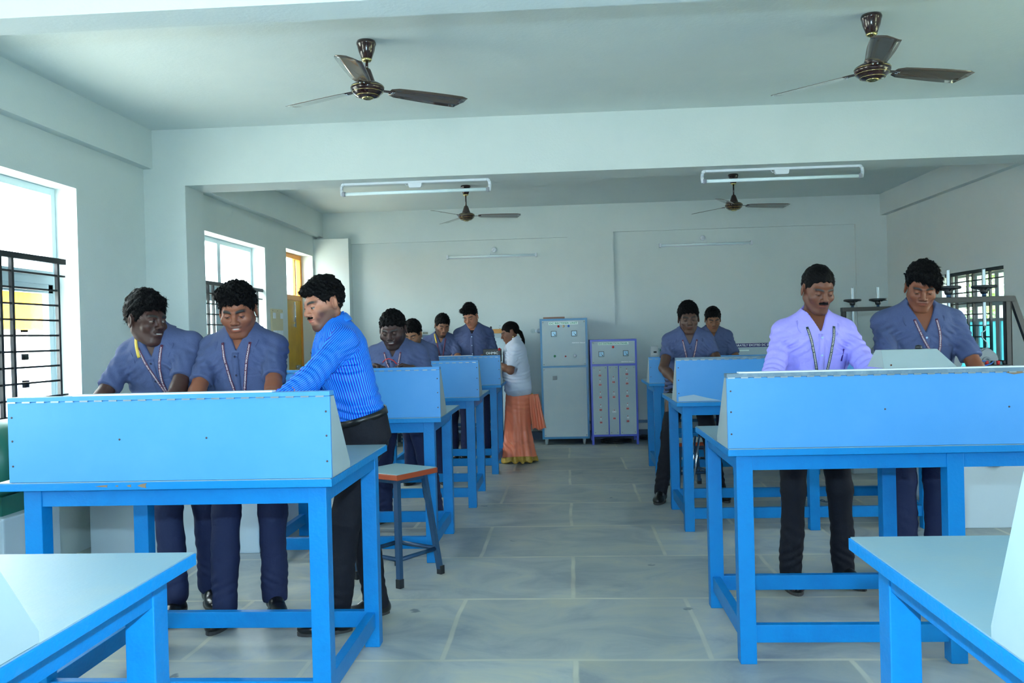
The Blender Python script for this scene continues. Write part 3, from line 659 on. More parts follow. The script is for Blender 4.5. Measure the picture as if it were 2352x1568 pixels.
# coiled cables on the floor
def coil(x, y, R, n, label):
    bm = bmesh.new(); pts = []; rnd = random.Random(int(x*100))
    for i in range(n*24):
        a = i/24*2*math.pi; k = R*(1-.07*(i//24 % 4))+rnd.uniform(-.004, .004); pts.append((x+k*math.cos(a)*1.6, y+k*math.sin(a)*.75, .012+.006*(i/24)+.004*math.sin(i*.7)))
    tube(bm, pts, .007, 6); tag(put('cable_coil', bm, M_BLACK), label, 'cable')
coil(.60, 10.98, .12, 6, 'black cable coiled on the floor under the violet-framed cabinet')
coil(1.06, 11.28, .09, 7, 'black cable heap on the floor right of the violet-framed cabinet, by the wall')

# ================================================================ SLOTTED-ANGLE RACKS AND LOAD BOXES AT THE BACK LEFT
def slotted(bm, a, b, w=.035):
    a, b = Vector(a), Vector(b); d = (b-a).normalized()
    if abs(d.z) > .5: box(bm, (a.x, a.y, min(a.z, b.z)), (a.x+w, a.y+.003, max(a.z, b.z))); box(bm, (a.x, a.y, min(a.z, b.z)), (a.x+.003, a.y+w, max(a.z, b.z)))
    else: box(bm, (min(a.x, b.x), a.y, a.z), (max(a.x, b.x), a.y+.003, a.z+w)); box(bm, (min(a.x, b.x), a.y, a.z+w-.003), (max(a.x, b.x), a.y+w, a.z+w))
M_ANGLE = mat('slotted_angle_blue', srgb(72, 100, 124), .45, metal=.1); M_SLOT = mat('slot_hole', srgb(206, 216, 220), .6)
def rack(x0, x1, y0, y1, h, levels, label, shelfm=None):
    r = empty('slotted_rack', (x0, y0, 0)); tag(r, label, 'rack', 'slotted angle racks at the back left'); W, D = x1-x0, y1-y0
    for x, y in ((0, 0), (W-.035, 0), (0, D-.035), (W-.035, D-.035)):
        bm = bmesh.new(); slotted(bm, (x, y, 0), (x, y, h)); u = put('upright', bm, M_ANGLE, r)
        bm = bmesh.new(); n = int(h/.05)
        for i in range(n): box(bm, (x+.013, y-.0008, .02+i*.05), (x+.024, y+.0006, .045+i*.05))
        put('slot', bm, M_SLOT, u)
    for z in levels:
        put('shelf', BX(((0, 0, z), (W, .003, z+.035)), ((0, D-.003, z), (W, D, z+.035)), ((.002, .003, z+.028), (W-.002, D-.003, z+.034))), M_ANGLE, r)
    return r
rack(-2.56, -2.28, 10.92, 11.28, 1.24, (.30, .80, 1.19), 'slotted steel rack beside the yellow door, behind the striped shirt')
rack(-2.20, -1.58, 10.95, 11.35, 1.42, (.30, .85, 1.38), 'slotted steel rack behind the smiling student, a pale slab on its top')
rack(-1.52, -1.02, 10.95, 11.35, 1.40, (.16, .80, 1.36), 'slotted steel rack right behind the tall student by the back wall')
tag(put('pale_slab', BX(((-2.28, 10.90, 1.425), (-1.80, 11.30, 1.452)), bevel=.003), mat('cream_board', srgb(206, 204, 184), .6)), 'pale cream slab lying on the rack behind the striped shirt', 'board')
tag(put('small_wooden_block', BX(((-1.95, 10.95, 1.453), (-1.87, 11.1, 1.49)), bevel=.003), M_WOOD), 'small wooden block on the cream slab', 'block')
tag(put('white_panel', BX(((-2.25, 11.38, .50), (-1.0, 11.42, 1.36)), bevel=.003), mat('white_sheet', srgb(190, 212, 224), .5)), 'large white sheet standing behind the slotted racks', 'board')
def loadbox():
    r = empty('load_box', (-.86, 10.92, 0)); tag(r, 'white steel load box with wooden top rail and black terminals, left of the woman', 'load box')
    put('cabinet', BX(((-.10, 0, .02), (.20, .40, 1.36)), bevel=.004), mat('load_white', srgb(196, 216, 228), .5), r)
    put('upper_plate', BX(((-.12, -.01, 1.36), (.24, .0, 1.41))), M_PALEGREY, r)
    w = put('wooden_rail', BX(((-.12, -.02, 1.41), (.24, .05, 1.465)), bevel=.002), M_WOOD, r)
    for x in (-.08, .13):
        bm = bmesh.new(); lathe(bm, [(.011, 1.465), (.013, 1.485), (.010, 1.50), (.001, 1.50)], (x, .01, 0), 12); put('terminal', bm, M_BLACK, w)
    bm = bmesh.new(); tube(bm, [(.035+.014*math.cos(a), .01, 1.49+.016*math.sin(a)) for a in [i*math.pi/8 for i in range(16)]], .003, 6, closed=True); tube(bm, [(.035, .01, 1.465), (.035, .01, 1.475)], .003, 6); put('eye_hook', bm, M_PINK, w)
loadbox()
tb = put('black_meter_box', BX(((-.89, 9.30, 1.10), (-.70, 9.42, 1.24)), bevel=.005), M_BLACK); tag(tb, 'black box with white lettering just left of the white coat', 'meter box')
put('base_block', BX(((-.88, 9.29, .896), (-.71, 9.43, 1.102)), bevel=.003), M_GREY, tb)
text_obj('OHMIC', .036, (-.795, 9.297, 1.195), M_WTXT, tb, width=.13)
lb = lampdot(0, 0, M_RED, tb, .012, 'red_knob'); lb.location = (-.715, 9.30, 1.235)

# ================================================================ RIGHT SIDE: TRAINER PANEL AND BRAKE-TEST MACHINES
def trainer():
    r = empty('trainer_panel', (1.0, 10.42, 0)); tag(r, 'wide control desk panel lettered SEPARATELY EXCITED DC SHUNT behind the right row', 'control panel')
    p = put('panel', BX(((0, 0, .897), (2.08, .05, 1.185)), bevel=.003), M_PALEGREY, r)
    put('header', BX(((.90, -.004, 1.17), (2.08, .05, 1.215))), mat('navy_header', srgb(44, 36, 110), .5), r)
    text_obj('SEPARATELY EXCITED DC SHUNT MOTOR', .036, (1.275, -.006, 1.1925), M_WTXT, r, width=.66, bold=.0008)
    put('label_strip', BX(((1.0, -.003, 1.125), (1.15, 0, 1.14))), M_SIGN, p)
    g = put('starter_box', BX(((.0, -.04, 1.10), (.085, 0, 1.21)), bevel=.003), mat('starter_grey', srgb(186, 192, 196), .5), r)
    put('switch_slot', BX(((.03, -.044, 1.13), (.065, -.039, 1.15))), M_BLACK, g)
    lampdot(.13, 1.155, M_GREEN, p, .018)
trainer()
def brake_set(name, ox, oy, label, drum=True):
    """black steel frame with two hand-wheel screws, hanging spring balances and a motor on a white plinth"""
    r = empty(name, (ox, oy, 0)); tag(r, label, 'brake test rig', 'brake test rigs along the right wall')
    put('plinth', BX(((-.24, 0, 0), (.66, 1.0, .42)), bevel=.008), mat('plinth_white', srgb(192, 208, 220), .6), r)
    z0, z1 = .42, 1.55
    for x in (-.28, .19): put('post', BX(((x-.02, .04, z0), (x+.02, .045, z1-.02)), ((x-.02, .04, z0), (x-.015, .08, z1-.02)), ((x+.012, .04, z0), (x+.018, .08, z1-.02)), bevel=.001), M_BLACK, r)
    put('top_bar', BX(((-.30, .03, z1-.026), (.225, .09, z1+.012)), bevel=.002), M_BLACK, r)
    bm = bmesh.new(); prism(bm, [(.20, .04, z1+.01), (.235, .04, z1+.01), (.62, .04, z0), (.57, .04, z0)], (0, .035, 0)); put('brace', bm, M_BLACK, r)
    for x in (-.195, .04):
        bm = bmesh.new(); n = 60; lathe(bm, [(.0105+(.0012 if i % 2 else 0), z1-.19+i*(.39/n)) for i in range(n+1)], (x, .06, 0), 12); s_ = put('screw_rod', bm, M_STEEL, r)
        bm = bmesh.new(); tube(bm, [(x+.070*math.cos(a), .06+.070*math.sin(a), z1+.078) for a in [i*math.pi/18 for i in range(36)]], .0105, 10, closed=True)
        for k in range(3):
            a = k*2.094+.4; tube(bm, [(x+.02*math.cos(a), .06+.02*math.sin(a), z1+.060), (x+.07*math.cos(a), .06+.07*math.sin(a), z1+.076)], .008, 6)
        lathe(bm, [(.020, z1+.030), (.026, z1+.045), (.026, z1+.066), (.016, z1+.078), (.012, z1+.078)], (x, .06, 0), 16); put('hand_wheel', bm, M_BLACK, s_)
        bm = bmesh.new(); tube(bm, [(x, .06, z1+.012), (x, .06, z1+.032)], .014, 12); put('nut', bm, M_NAVYSTEEL, s_)
        # hook and spring balance
        bm = bmesh.new(); tube(bm, [(x, .06, z1-.19), (x+.004, .06, z1-.215), (x-.022, .06, z1-.235), (x-.018, .06, z1-.27), (x+.012, .06, z1-.30), (x+.016, .06, z1-.33), (x, .06, z1-.345)], .0042, 8); put('hook', bm, M_STEEL, s_)
        c = Vector((x, .06, z1-.42)); bm = bmesh.new()
        outline = [(.078*math.sin(a)*(1 if math.cos(a) > -.55 else .9), .085*math.cos(a)) for a in [i*2*math.pi/28 for i in range(28)]]
        outline = [(u*(1-.35*max(0, v-.03)/.055), max(v, -.068)) for u, v in outline]
        prism(bm, [c+Vector((u, -.022, v)) for u, v in outline], (0, .044, 0)); bmesh.ops.bevel(bm, geom=bm.edges[:], offset=.008, segments=2, affect='EDGES')
        sb = put('spring_balance', bm, M_GREY, r)
        bm = bmesh.new(); lathe(bm, [(.028, 0), (.026, -.006), (.014, -.008), (.013, -.002), (.001, -.002)], (c.x-.004, c.y-.022, c.z-.004), 20, 'y'); put('dial_cap', bm, M_GREY, sb)
        bm = bmesh.new(); tube(bm, [(x-.02, .06, c.z-.07), (x, .06, c.z-.115), (x+.02, .06, c.z-.07)], .003, 6); put('link', bm, M_STEEL, sb)
    # drum and motor behind
    bm = bmesh.new(); lathe(bm, [(.02, 0), (.135, 0), (.14, .01), (.14, .11), (.13, .12), (.05, .12)], (-.078, .03, .86), 36, 'y'); put('brake_drum', bm, M_STEEL, r)
    bm = bmesh.new(); lathe(bm, [(.03, .14), (.12, .15), (.15, .20), (.155, .25), (.155, .62), (.14, .68), (.05, .70)], (-.078, .0, .80), 32, 'y'); mo = put('motor', bm, mat('motor_green', srgb(30, 110, 96), .4), r)
    put('motor_foot', BX(((-.22, .26, .42), (.065, .62, .66)), bevel=.006), M_GREY, mo)
    tbx = put('terminal_box', BX(((-.02, -.04, 1.02), (.16, .02, 1.10)), bevel=.004), M_BLACK, r)
    for i, m in enumerate((M_RED, M_BLACK, M_RED, M_BLACK)):
        bm = bmesh.new(); lathe(bm, [(.009, 0), (.012, .012), (.012, .026), (.001, .028)], (.015+i*.037, -.01, 1.10), 10); put('terminal', bm, m, tbx)
    put('terminal_box_stand', BX(((.03, -.03, .42), (.10, .01, 1.02))), M_GREY, r)
    bm = bmesh.new(); tube(bm, [(0, -.03, 1.125), (-.03, -.05, 1.13), (-.06, -.05, 1.10), (-.08, -.03, 1.06)], .004, 6); tube(bm, [(.05, -.03, 1.125), (.02, -.06, 1.11), (-.05, -.06, 1.09)], .0035, 6); put('wire', bm, M_BLUEP, tbx)
brake_set('brake_test_rig', 2.80, 6.04, 'nearer black-framed brake test rig with two hand wheels, right of the student with swept fringe')
brake_set('brake_test_rig', 2.90, 8.34, 'farther brake test rig, its two hand wheels showing between lilac shirt and fringe student')
def left_rig():
    r = empty('machine_set', (-2.75, 5.56, 0)); tag(r, 'motor set on a white plinth in the left corner behind the nearest console, mostly hidden', 'machine')
    put('plinth', BX(((-.42, 0, 0), (.72, .9, .36)), bevel=.008), mat('plinth_white', srgb(192, 208, 220), .6), r)
    bm = bmesh.new(); lathe(bm, [(.04, 0), (.165, 0), (.17, .01), (.17, .10), (.15, .11), (.05, .11)], (-.29, -.12, .53), 40, 'y'); put('brake_drum', bm, M_GREY, r)
    bm = bmesh.new(); lathe(bm, [(.03, 0), (.12, .02), (.15, .07), (.155, .12), (.155, .5), (.05, .58)], (-.20, .02, .56), 32, 'y'); mo = put('motor', bm, mat('motor_green', srgb(30, 110, 96), .4), r)
    put('motor_foot', BX(((-.33, .12, .355), (-.07, .5, .44))), M_GREY, mo)
left_rig()
def green_motor():
    r = empty('green_motor', (-3.03, 4.5, 0)); tag(r, 'dark green machine at the very left edge behind the near console', 'motor')
    put('base', BX(((-.25, -.2, 0), (.12, .3, .50)), bevel=.01), mat('plinth_white', srgb(192, 208, 220), .6), r)
    bm = bmesh.new(); lathe(bm, [(.05, -.2), (.19, -.18), (.21, -.12), (.21, .2), (.18, .26), (.04, .28)], (-.07, 0, .78), 32, 'y'); put('body', bm, mat('motor_green', srgb(30, 110, 96), .4), r)
    put('foot', BX(((-.2, -.12, .50), (.06, .2, .60))), mat('motor_green', srgb(30, 110, 96), .4), r)
green_motor()
def starter():
    r = empty('terminal_panel', (-2.29, 4.72, 0)); tag(r, 'white terminal panel marked N with a red and yellow knob, behind the left bench legs', 'terminal panel')
    put('post', BX(((-.02, .01, 0), (.06, .04, .30))), M_GREY, r)
    p = put('panel', BX(((-.06, 0, .30), (.10, .03, .80)), bevel=.003), mat('load_white', srgb(196, 216, 228), .5), r)
    put('yellow_plate', BX(((-.045, -.006, .60), (.04, 0, .70)), bevel=.004), mat('yellow_plastic', srgb(240, 200, 30), .4), p)
    bm = bmesh.new(); lathe(bm, [(.028, 0), (.032, -.02), (.026, -.03), (.001, -.032)], (0, -.006, .645), 20, 'y'); put('red_knob', bm, mat('signal_red', srgb(240, 50, 20), .35), p)
    for x, z, m in ((-.015, .41, M_RED), (.03, .42, M_BLACK), (.06, .42, M_BLACK)):
        bm = bmesh.new(); lathe(bm, [(.010, 0), (.012, -.018), (.001, -.02)], (x, 0, z), 12, 'y'); put('terminal', bm, m, p)
    text_obj('N', .04, (.03, -.003, .365), M_BLACK, p)
starter()
# tube bundle leaning inside the legs of the torn-console bench
def rods():
    for i in range(3):
        bm = bmesh.new(); a = Vector((.905+i*.022, 6.86, .10)); tube(bm, [a, a+Vector((.05+.01*i, .0, .46))], .009, 8)
        tag(put('metal_rod', bm, M_PINK), 'thin shiny rod leaning against the back leg of the torn-console bench', 'rod', 'shiny rods leaning at the bench leg')
rods()
bm = bmesh.new(); tube(bm, [(1.98+.03*math.cos(a)*(1+a*.05)+a*.012, 7.02+.05*math.sin(a), .008) for a in [i*.35 for i in range(26)]], .003, 6)
tag(put('loose_wire', bm, M_NAVYSTEEL), 'thin blue wire curled on the floor behind the right bench legs', 'wire')
# grey box folded lid on the right console
def lidbox():
    r = empty('tilted_box', (1.30, 3.70, 1.206)); tag(r, 'pale grey box with sloping lid on the right console, before the fringe student', 'meter box')
    bm = bmesh.new()
    v = [(.0, -.04, 0), (.29, -.04, 0), (.25, .05, .072), (.022, .05, .072), (.0, .16, 0), (.29, .16, 0), (.25, .12, .072), (.022, .12, .072)]
    vs = [bm.verts.new(p) for p in v]
    for f in ((0, 1, 2, 3), (4, 7, 6, 5), (3, 2, 6, 7), (0, 3, 7, 4), (1, 5, 6, 2), (0, 4, 5, 1)): bm.faces.new([vs[i] for i in f])
    bmesh.ops.recalc_face_normals(bm, faces=bm.faces[:]); put('case', bm, M_SIDE, r)
    bm = bmesh.new(); lathe(bm, [(.014, .072), (.013, .086), (.004, .090)], (.19, .09, 0), 16); put('knob', bm, M_BLACK, r)
    bm = bmesh.new(); lathe(bm, [(.0001, -.002), (.004, 0)], (.03, -.034, .012), 8, 'y'); put('rusty_screw', bm, mat('rust', srgb(120, 70, 40), .8), r)
lidbox()
# red test lead held by the smiling student
bm = bmesh.new(); tube(bm, [(-1.285, 6.03, 1.215), (-1.262, 6.02, 1.235), (-1.235, 6.01, 1.24), (-1.205, 6.02, 1.225), (-1.185, 6.03, 1.20)], .0035, 8)
tag(put('red_test_lead', bm, M_RED), 'short red wire held between the smiling student\'s hands', 'wire')
# ================================================================ PEOPLE: implicit surfaces meshed with surface nets
f32 = np.float32
def V3(*a): return np.array(a, dtype=float)
def rotm(ax, deg):
    a = math.radians(deg); c, s = math.cos(a), math.sin(a)
    return {'x': np.array([[1,0,0],[0,c,-s],[0,s,c]]), 'y': np.array([[c,0,s],[0,1,0],[-s,0,c]]), 'z': np.array([[c,-s,0],[s,c,0],[0,0,1]])}[ax]
def cap(P, a, b, ra, rb):
    a = np.asarray(a, float); b = np.asarray(b, float); d = b-a; L = float(d@d)+1e-9
    X, Y, Z = P[0]-f32(a[0]), P[1]-f32(a[1]), P[2]-f32(a[2])
    t = np.clip((X*f32(d[0])+Y*f32(d[1])+Z*f32(d[2]))/f32(L), 0, 1)
    X = X-t*f32(d[0]); Y = Y-t*f32(d[1]); Z = Z-t*f32(d[2])
    return np.sqrt(X*X+Y*Y+Z*Z)-(f32(ra)+f32(rb-ra)*t)
def ell(P, c, r, R=None):
    X, Y, Z = P[0]-f32(c[0]), P[1]-f32(c[1]), P[2]-f32(c[2])
    if R is not None:
        R = R.T.astype(f32); X, Y, Z = R[0,0]*X+R[0,1]*Y+R[0,2]*Z, R[1,0]*X+R[1,1]*Y+R[1,2]*Z, R[2,0]*X+R[2,1]*Y+R[2,2]*Z
    a, b, c_ = [f32(v) for v in r]
    k0 = np.sqrt((X/a)**2+(Y/b)**2+(Z/c_)**2); k1 = np.sqrt((X/a**2)**2+(Y/b**2)**2+(Z/c_**2)**2)+f32(1e-6)
    return k0*(k0-1)/k1
def smin(a, b, k):
    h = np.clip(f32(.5)+f32(.5)*(b-a)/f32(k), 0, 1); return b+(a-b)*h-f32(k)*h*(1-h)
def smax(a, b, k): return -smin(-a, -b, k)
def to(P, M, o):
    """coordinates of P in the frame with rotation M (columns = axes) and origin o"""
    X, Y, Z = P[0]-f32(o[0]), P[1]-f32(o[1]), P[2]-f32(o[2]); M = M.astype(f32)
    return (M[0,0]*X+M[1,0]*Y+M[2,0]*Z, M[0,1]*X+M[1,1]*Y+M[2,1]*Z, M[0,2]*X+M[1,2]*Y+M[2,2]*Z)
def prof(P, zs, a, b, y0=None, e=2.3):
    """stack of superellipses along z: half-widths a(z), half-depths b(z), centre y0(z)"""
    Z = P[2]; A = np.interp(Z, zs, a).astype(f32); B = np.interp(Z, zs, b).astype(f32)
    Y = P[1]-(np.interp(Z, zs, y0).astype(f32) if y0 is not None else 0)
    q = (np.abs(P[0]/A)**f32(e)+np.abs(Y/B)**f32(e))**f32(1/e)
    d = (q-1)*np.minimum(A, B)
    return np.maximum(d, np.maximum(f32(zs[0])-Z, Z-f32(zs[-1])))
def waves(P, seed, n, lam, amp):
    r = np.random.RandomState(seed); s = 0
    for i in range(n):
        v = r.normal(size=3); v /= np.linalg.norm(v); k = 2*math.pi/(lam*r.uniform(.6, 1.5)); ph = r.uniform(0, 6.28)
        s = s+np.sin(f32(k*v[0])*P[0]+f32(k*v[1])*P[1]+f32(k*v[2])*P[2]+f32(ph))
    return s*f32(amp/math.sqrt(n))
def folds(P, L):
    """localised cloth folds: (origin, direction across the folds, wavelength, amplitude, reach)"""
    s = 0
    for o, v, lam, amp, rad in L:
        v = np.asarray(v, float)/np.linalg.norm(v); X, Y, Z = P[0]-f32(o[0]), P[1]-f32(o[1]), P[2]-f32(o[2])
        q = X*f32(v[0])+Y*f32(v[1])+Z*f32(v[2]); r2 = X*X+Y*Y+Z*Z
        w = np.sin(f32(2*math.pi/lam)*q+f32(9)*(X-Y)+f32(3)*np.sin(f32(21)*Z))
        s = s+f32(amp)*np.exp(-r2/f32(rad*rad))*w
    return s
def surface_nets(fn, lo, hi, h):
    lo = np.asarray(lo, float); hi = np.asarray(hi, float); n = np.maximum(4, np.ceil((hi-lo)/h).astype(int)+1)
    ax = [(lo[i]+np.arange(n[i])*h).astype(f32) for i in range(3)]
    P = np.meshgrid(*ax, indexing='ij', sparse=False); D = np.asarray(fn(P), dtype=f32)
    D[0], D[-1], D[:, 0], D[:, -1], D[:, :, 0], D[:, :, -1] = [np.maximum(q, f32(h*.5)) for q in (D[0], D[-1], D[:, 0], D[:, -1], D[:, :, 0], D[:, :, -1])]
    S = D < 0
    c = S[:-1, :-1, :-1].astype(np.int8)
    tot = sum(S[i:n[0]-1+i, j:n[1]-1+j, k:n[2]-1+k].astype(np.int8) for i in (0, 1) for j in (0, 1) for k in (0, 1))
    act = (tot > 0) & (tot < 8); idx = -np.ones(act.shape, dtype=np.int64); I, J, K = np.nonzero(act); idx[I, J, K] = np.arange(len(I))
    acc = np.zeros((len(I), 3)); cnt = np.zeros(len(I))
    corners = [(i, j, k) for i in (0, 1) for j in (0, 1) for k in (0, 1)]
    for a in corners:
        for ax_ in range(3):
            if a[ax_]: continue
            b = list(a); b[ax_] = 1
            va = D[I+a[0], J+a[1], K+a[2]]; vb = D[I+b[0], J+b[1], K+b[2]]; m = (va < 0) != (vb < 0)
            t = np.where(m, va/np.where(m, va-vb, 1), 0)
            for q in range(3): acc[:, q] += np.where(m, a[q]+(t if q == ax_ else 0), 0)
            cnt += m
    Vt = (acc/cnt[:, None]+np.stack([I, J, K], 1))*h+lo
    F = []
    for ax_ in range(3):
        u, v = (ax_+1) % 3, (ax_+2) % 3
        A = S.take(range(n[ax_]-1), axis=ax_); B = S.take(range(1, n[ax_]), axis=ax_)
        m = A != B; i, j, k = np.nonzero(m); E = np.stack([i, j, k], 1)
        ok = (E[:, u] > 0) & (E[:, v] > 0) & (E[:, u] < n[u]-1) & (E[:, v] < n[v]-1); E = E[ok]; s = A[E[:, 0], E[:, 1], E[:, 2]]
        def at(du, dv):
            q = E.copy(); q[:, u] -= du; q[:, v] -= dv; return idx[q[:, 0], q[:, 1], q[:, 2]]
        Q = np.stack([at(1, 1), at(0, 1), at(0, 0), at(1, 0)], 1); Q[~s] = Q[~s][:, ::-1]; F.append(Q)
    F = np.concatenate(F); F = F[(F >= 0).all(1)]
    return Vt, F
def mesh_obj(name, V, F, m, parent=None, attrs=None, smooth=True, colors=None):
    me = bpy.data.meshes.new(name); me.vertices.add(len(V)); me.vertices.foreach_set('co', np.asarray(V, dtype=f32).ravel())
    k = F.shape[1]; me.loops.add(F.size); me.loops.foreach_set('vertex_index', F.ravel().astype(np.int32))
    me.polygons.add(len(F)); me.polygons.foreach_set('loop_start', (np.arange(len(F))*k).astype(np.int32))
    try: me.polygons.foreach_set('loop_total', np.full(len(F), k, dtype=np.int32))
    except Exception: pass
    me.update(calc_edges=True); me.validate()
    if smooth: me.polygons.foreach_set('use_smooth', np.ones(len(me.polygons), dtype=bool))
    if colors is not None:
        at = me.color_attributes.new('tone', 'FLOAT_COLOR', 'POINT'); c = np.ones((len(V), 4), dtype=f32); c[:, :3] = colors; at.data.foreach_set('color', c.ravel())
    for nm, arr in (attrs or {}).items():
        at = me.attributes.new(nm, 'FLOAT', 'POINT'); at.data.foreach_set('value', np.asarray(arr, dtype=f32))
    for q in (m if isinstance(m, (list, tuple)) else [m]): me.materials.append(q)
    o = bpy.data.objects.new(name, me); COL.objects.link(o)
    if parent is not None: o.parent = parent
    return o
def join_vf(L):
    Vs, Fs, o = [], [], 0
    for V, F in L: Vs.append(V); Fs.append(F+o); o += len(V)
    return np.concatenate(Vs), np.concatenate(Fs)
def bbox(pts, pad): p = np.array(pts); return p.min(0)-pad, p.max(0)+pad

# ---------------------------------------------------------------- materials for people
def skin_mat():
    m = bpy.data.materials.new('skin'); m.use_nodes = True; nt = m.node_tree; b = nt.nodes['Principled BSDF']
    a = nt.nodes.new('ShaderNodeVertexColor'); a.layer_name = 'tone'; nt.links.new(a.outputs['Color'], b.inputs['Base Color'])
    b.inputs['Roughness'].default_value = .48; b.inputs['Specular IOR Level'].default_value = .45
    b.inputs['Subsurface Weight'].default_value = .06; b.inputs['Subsurface Radius'].default_value = (.01, .004, .002); b.inputs['Subsurface Scale'].default_value = .5
    tc = nt.nodes.new('ShaderNodeTexCoord'); n = nt.nodes.new('ShaderNodeTexNoise'); n.inputs['Scale'].default_value = 160; nt.links.new(tc.outputs['Object'], n.inputs['Vector'])
    bp = nt.nodes.new('ShaderNodeBump'); bp.inputs['Strength'].default_value = .12; bp.inputs['Distance'].default_value = .003
    nt.links.new(n.outputs['Fac'], bp.inputs['Height']); nt.links.new(bp.outputs[0], b.inputs['Normal'])
    return m
M_SKIN = skin_mat()
def hair_mat():
    m = mat('black_hair', srgb(5, 5, 7), .55, spec=.12); nt = m.node_tree; b = nt.nodes['Principled BSDF']
    tc = nt.nodes.new('ShaderNodeTexCoord'); mp = nt.nodes.new('ShaderNodeMapping'); mp.inputs['Scale'].default_value = (1, .35, .6); nt.links.new(tc.outputs['Object'], mp.inputs[0])
    n = nt.nodes.new('ShaderNodeTexNoise'); n.inputs['Scale'].default_value = 150; n.inputs['Detail'].default_value = 4; n.inputs['Distortion'].default_value = 1.5; nt.links.new(mp.outputs[0], n.inputs['Vector'])
    bp = nt.nodes.new('ShaderNodeBump'); bp.inputs['Strength'].default_value = .9; bp.inputs['Distance'].default_value = .006
    nt.links.new(n.outputs['Fac'], bp.inputs['Height']); nt.links.new(bp.outputs[0], b.inputs['Normal']); return m
M_HAIR = hair_mat()
def cloth(name, col, rough=.8, col2=None):
    m = mat(name, col, rough, spec=.25, bump=(38, .35), noise=(240, col2, .5) if col2 else None); return m
M_UNI = cloth('slate_blue_cotton', srgb(72, 84, 122), .8, srgb(82, 94, 132))
M_LILAC = cloth('lilac_cotton', srgb(166, 158, 244), .7)
M_WHITECOAT = cloth('white_coat_cotton', srgb(196, 206, 226), .8)
M_NAVY = cloth('navy_trouser_cloth', srgb(34, 42, 76), .75)
M_DARK = cloth('black_trouser_cloth', srgb(18, 20, 30), .75)
M_SHOE = mat('black_leather', srgb(16, 16, 18), .3, coat=.3)
M_SOLE = mat('shoe_sole', srgb(60, 58, 58), .7)
M_BELT = mat('black_belt', srgb(14, 14, 16), .35)
M_LANY = mat('maroon_ribbon', srgb(92, 44, 70), .6); M_LANG = mat('green_ribbon', srgb(52, 72, 66), .6)
M_LTXT = mat('ribbon_print', srgb(214, 206, 214), .6); M_YEL = mat('yellow_ribbon_lining', srgb(206, 176, 70), .6)
M_BTN = mat('shirt_button', srgb(30, 36, 66), .3); M_BTNL = mat('pale_button', srgb(170, 200, 230), .3)
def stripe_mat():
    m = bpy.data.materials.new('blue_striped_cotton'); m.use_nodes = True; nt = m.node_tree; b = nt.nodes['Principled BSDF']; b.inputs['Roughness'].default_value = .6
    a = nt.nodes.new('ShaderNodeAttribute'); a.attribute_name = 'stripe'
    w = nt.nodes.new('ShaderNodeMath'); w.operation = 'SINE'; k = nt.nodes.new('ShaderNodeMath'); k.operation = 'MULTIPLY'; k.inputs[1].default_value = 2*math.pi/.0078
    nt.links.new(a.outputs['Fac'], k.inputs[0]); nt.links.new(k.outputs[0], w.inputs[0])
    r = nt.nodes.new('ShaderNodeValToRGB'); r.color_ramp.elements[0].position = .35; r.color_ramp.elements[0].color = srgb(4, 34, 190)
    r.color_ramp.elements[1].position = .65; r.color_ramp.elements[1].color = srgb(10, 150, 250)
    q = nt.nodes.new('ShaderNodeMath'); q.operation = 'MULTIPLY_ADD'; q.inputs[1].default_value = .5; q.inputs[2].default_value = .5
    nt.links.new(w.outputs[0], q.inputs[0]); nt.links.new(q.outputs[0], r.inputs[0]); nt.links.new(r.outputs[0], b.inputs['Base Color'])
    return m
M_STRIPE = stripe_mat()

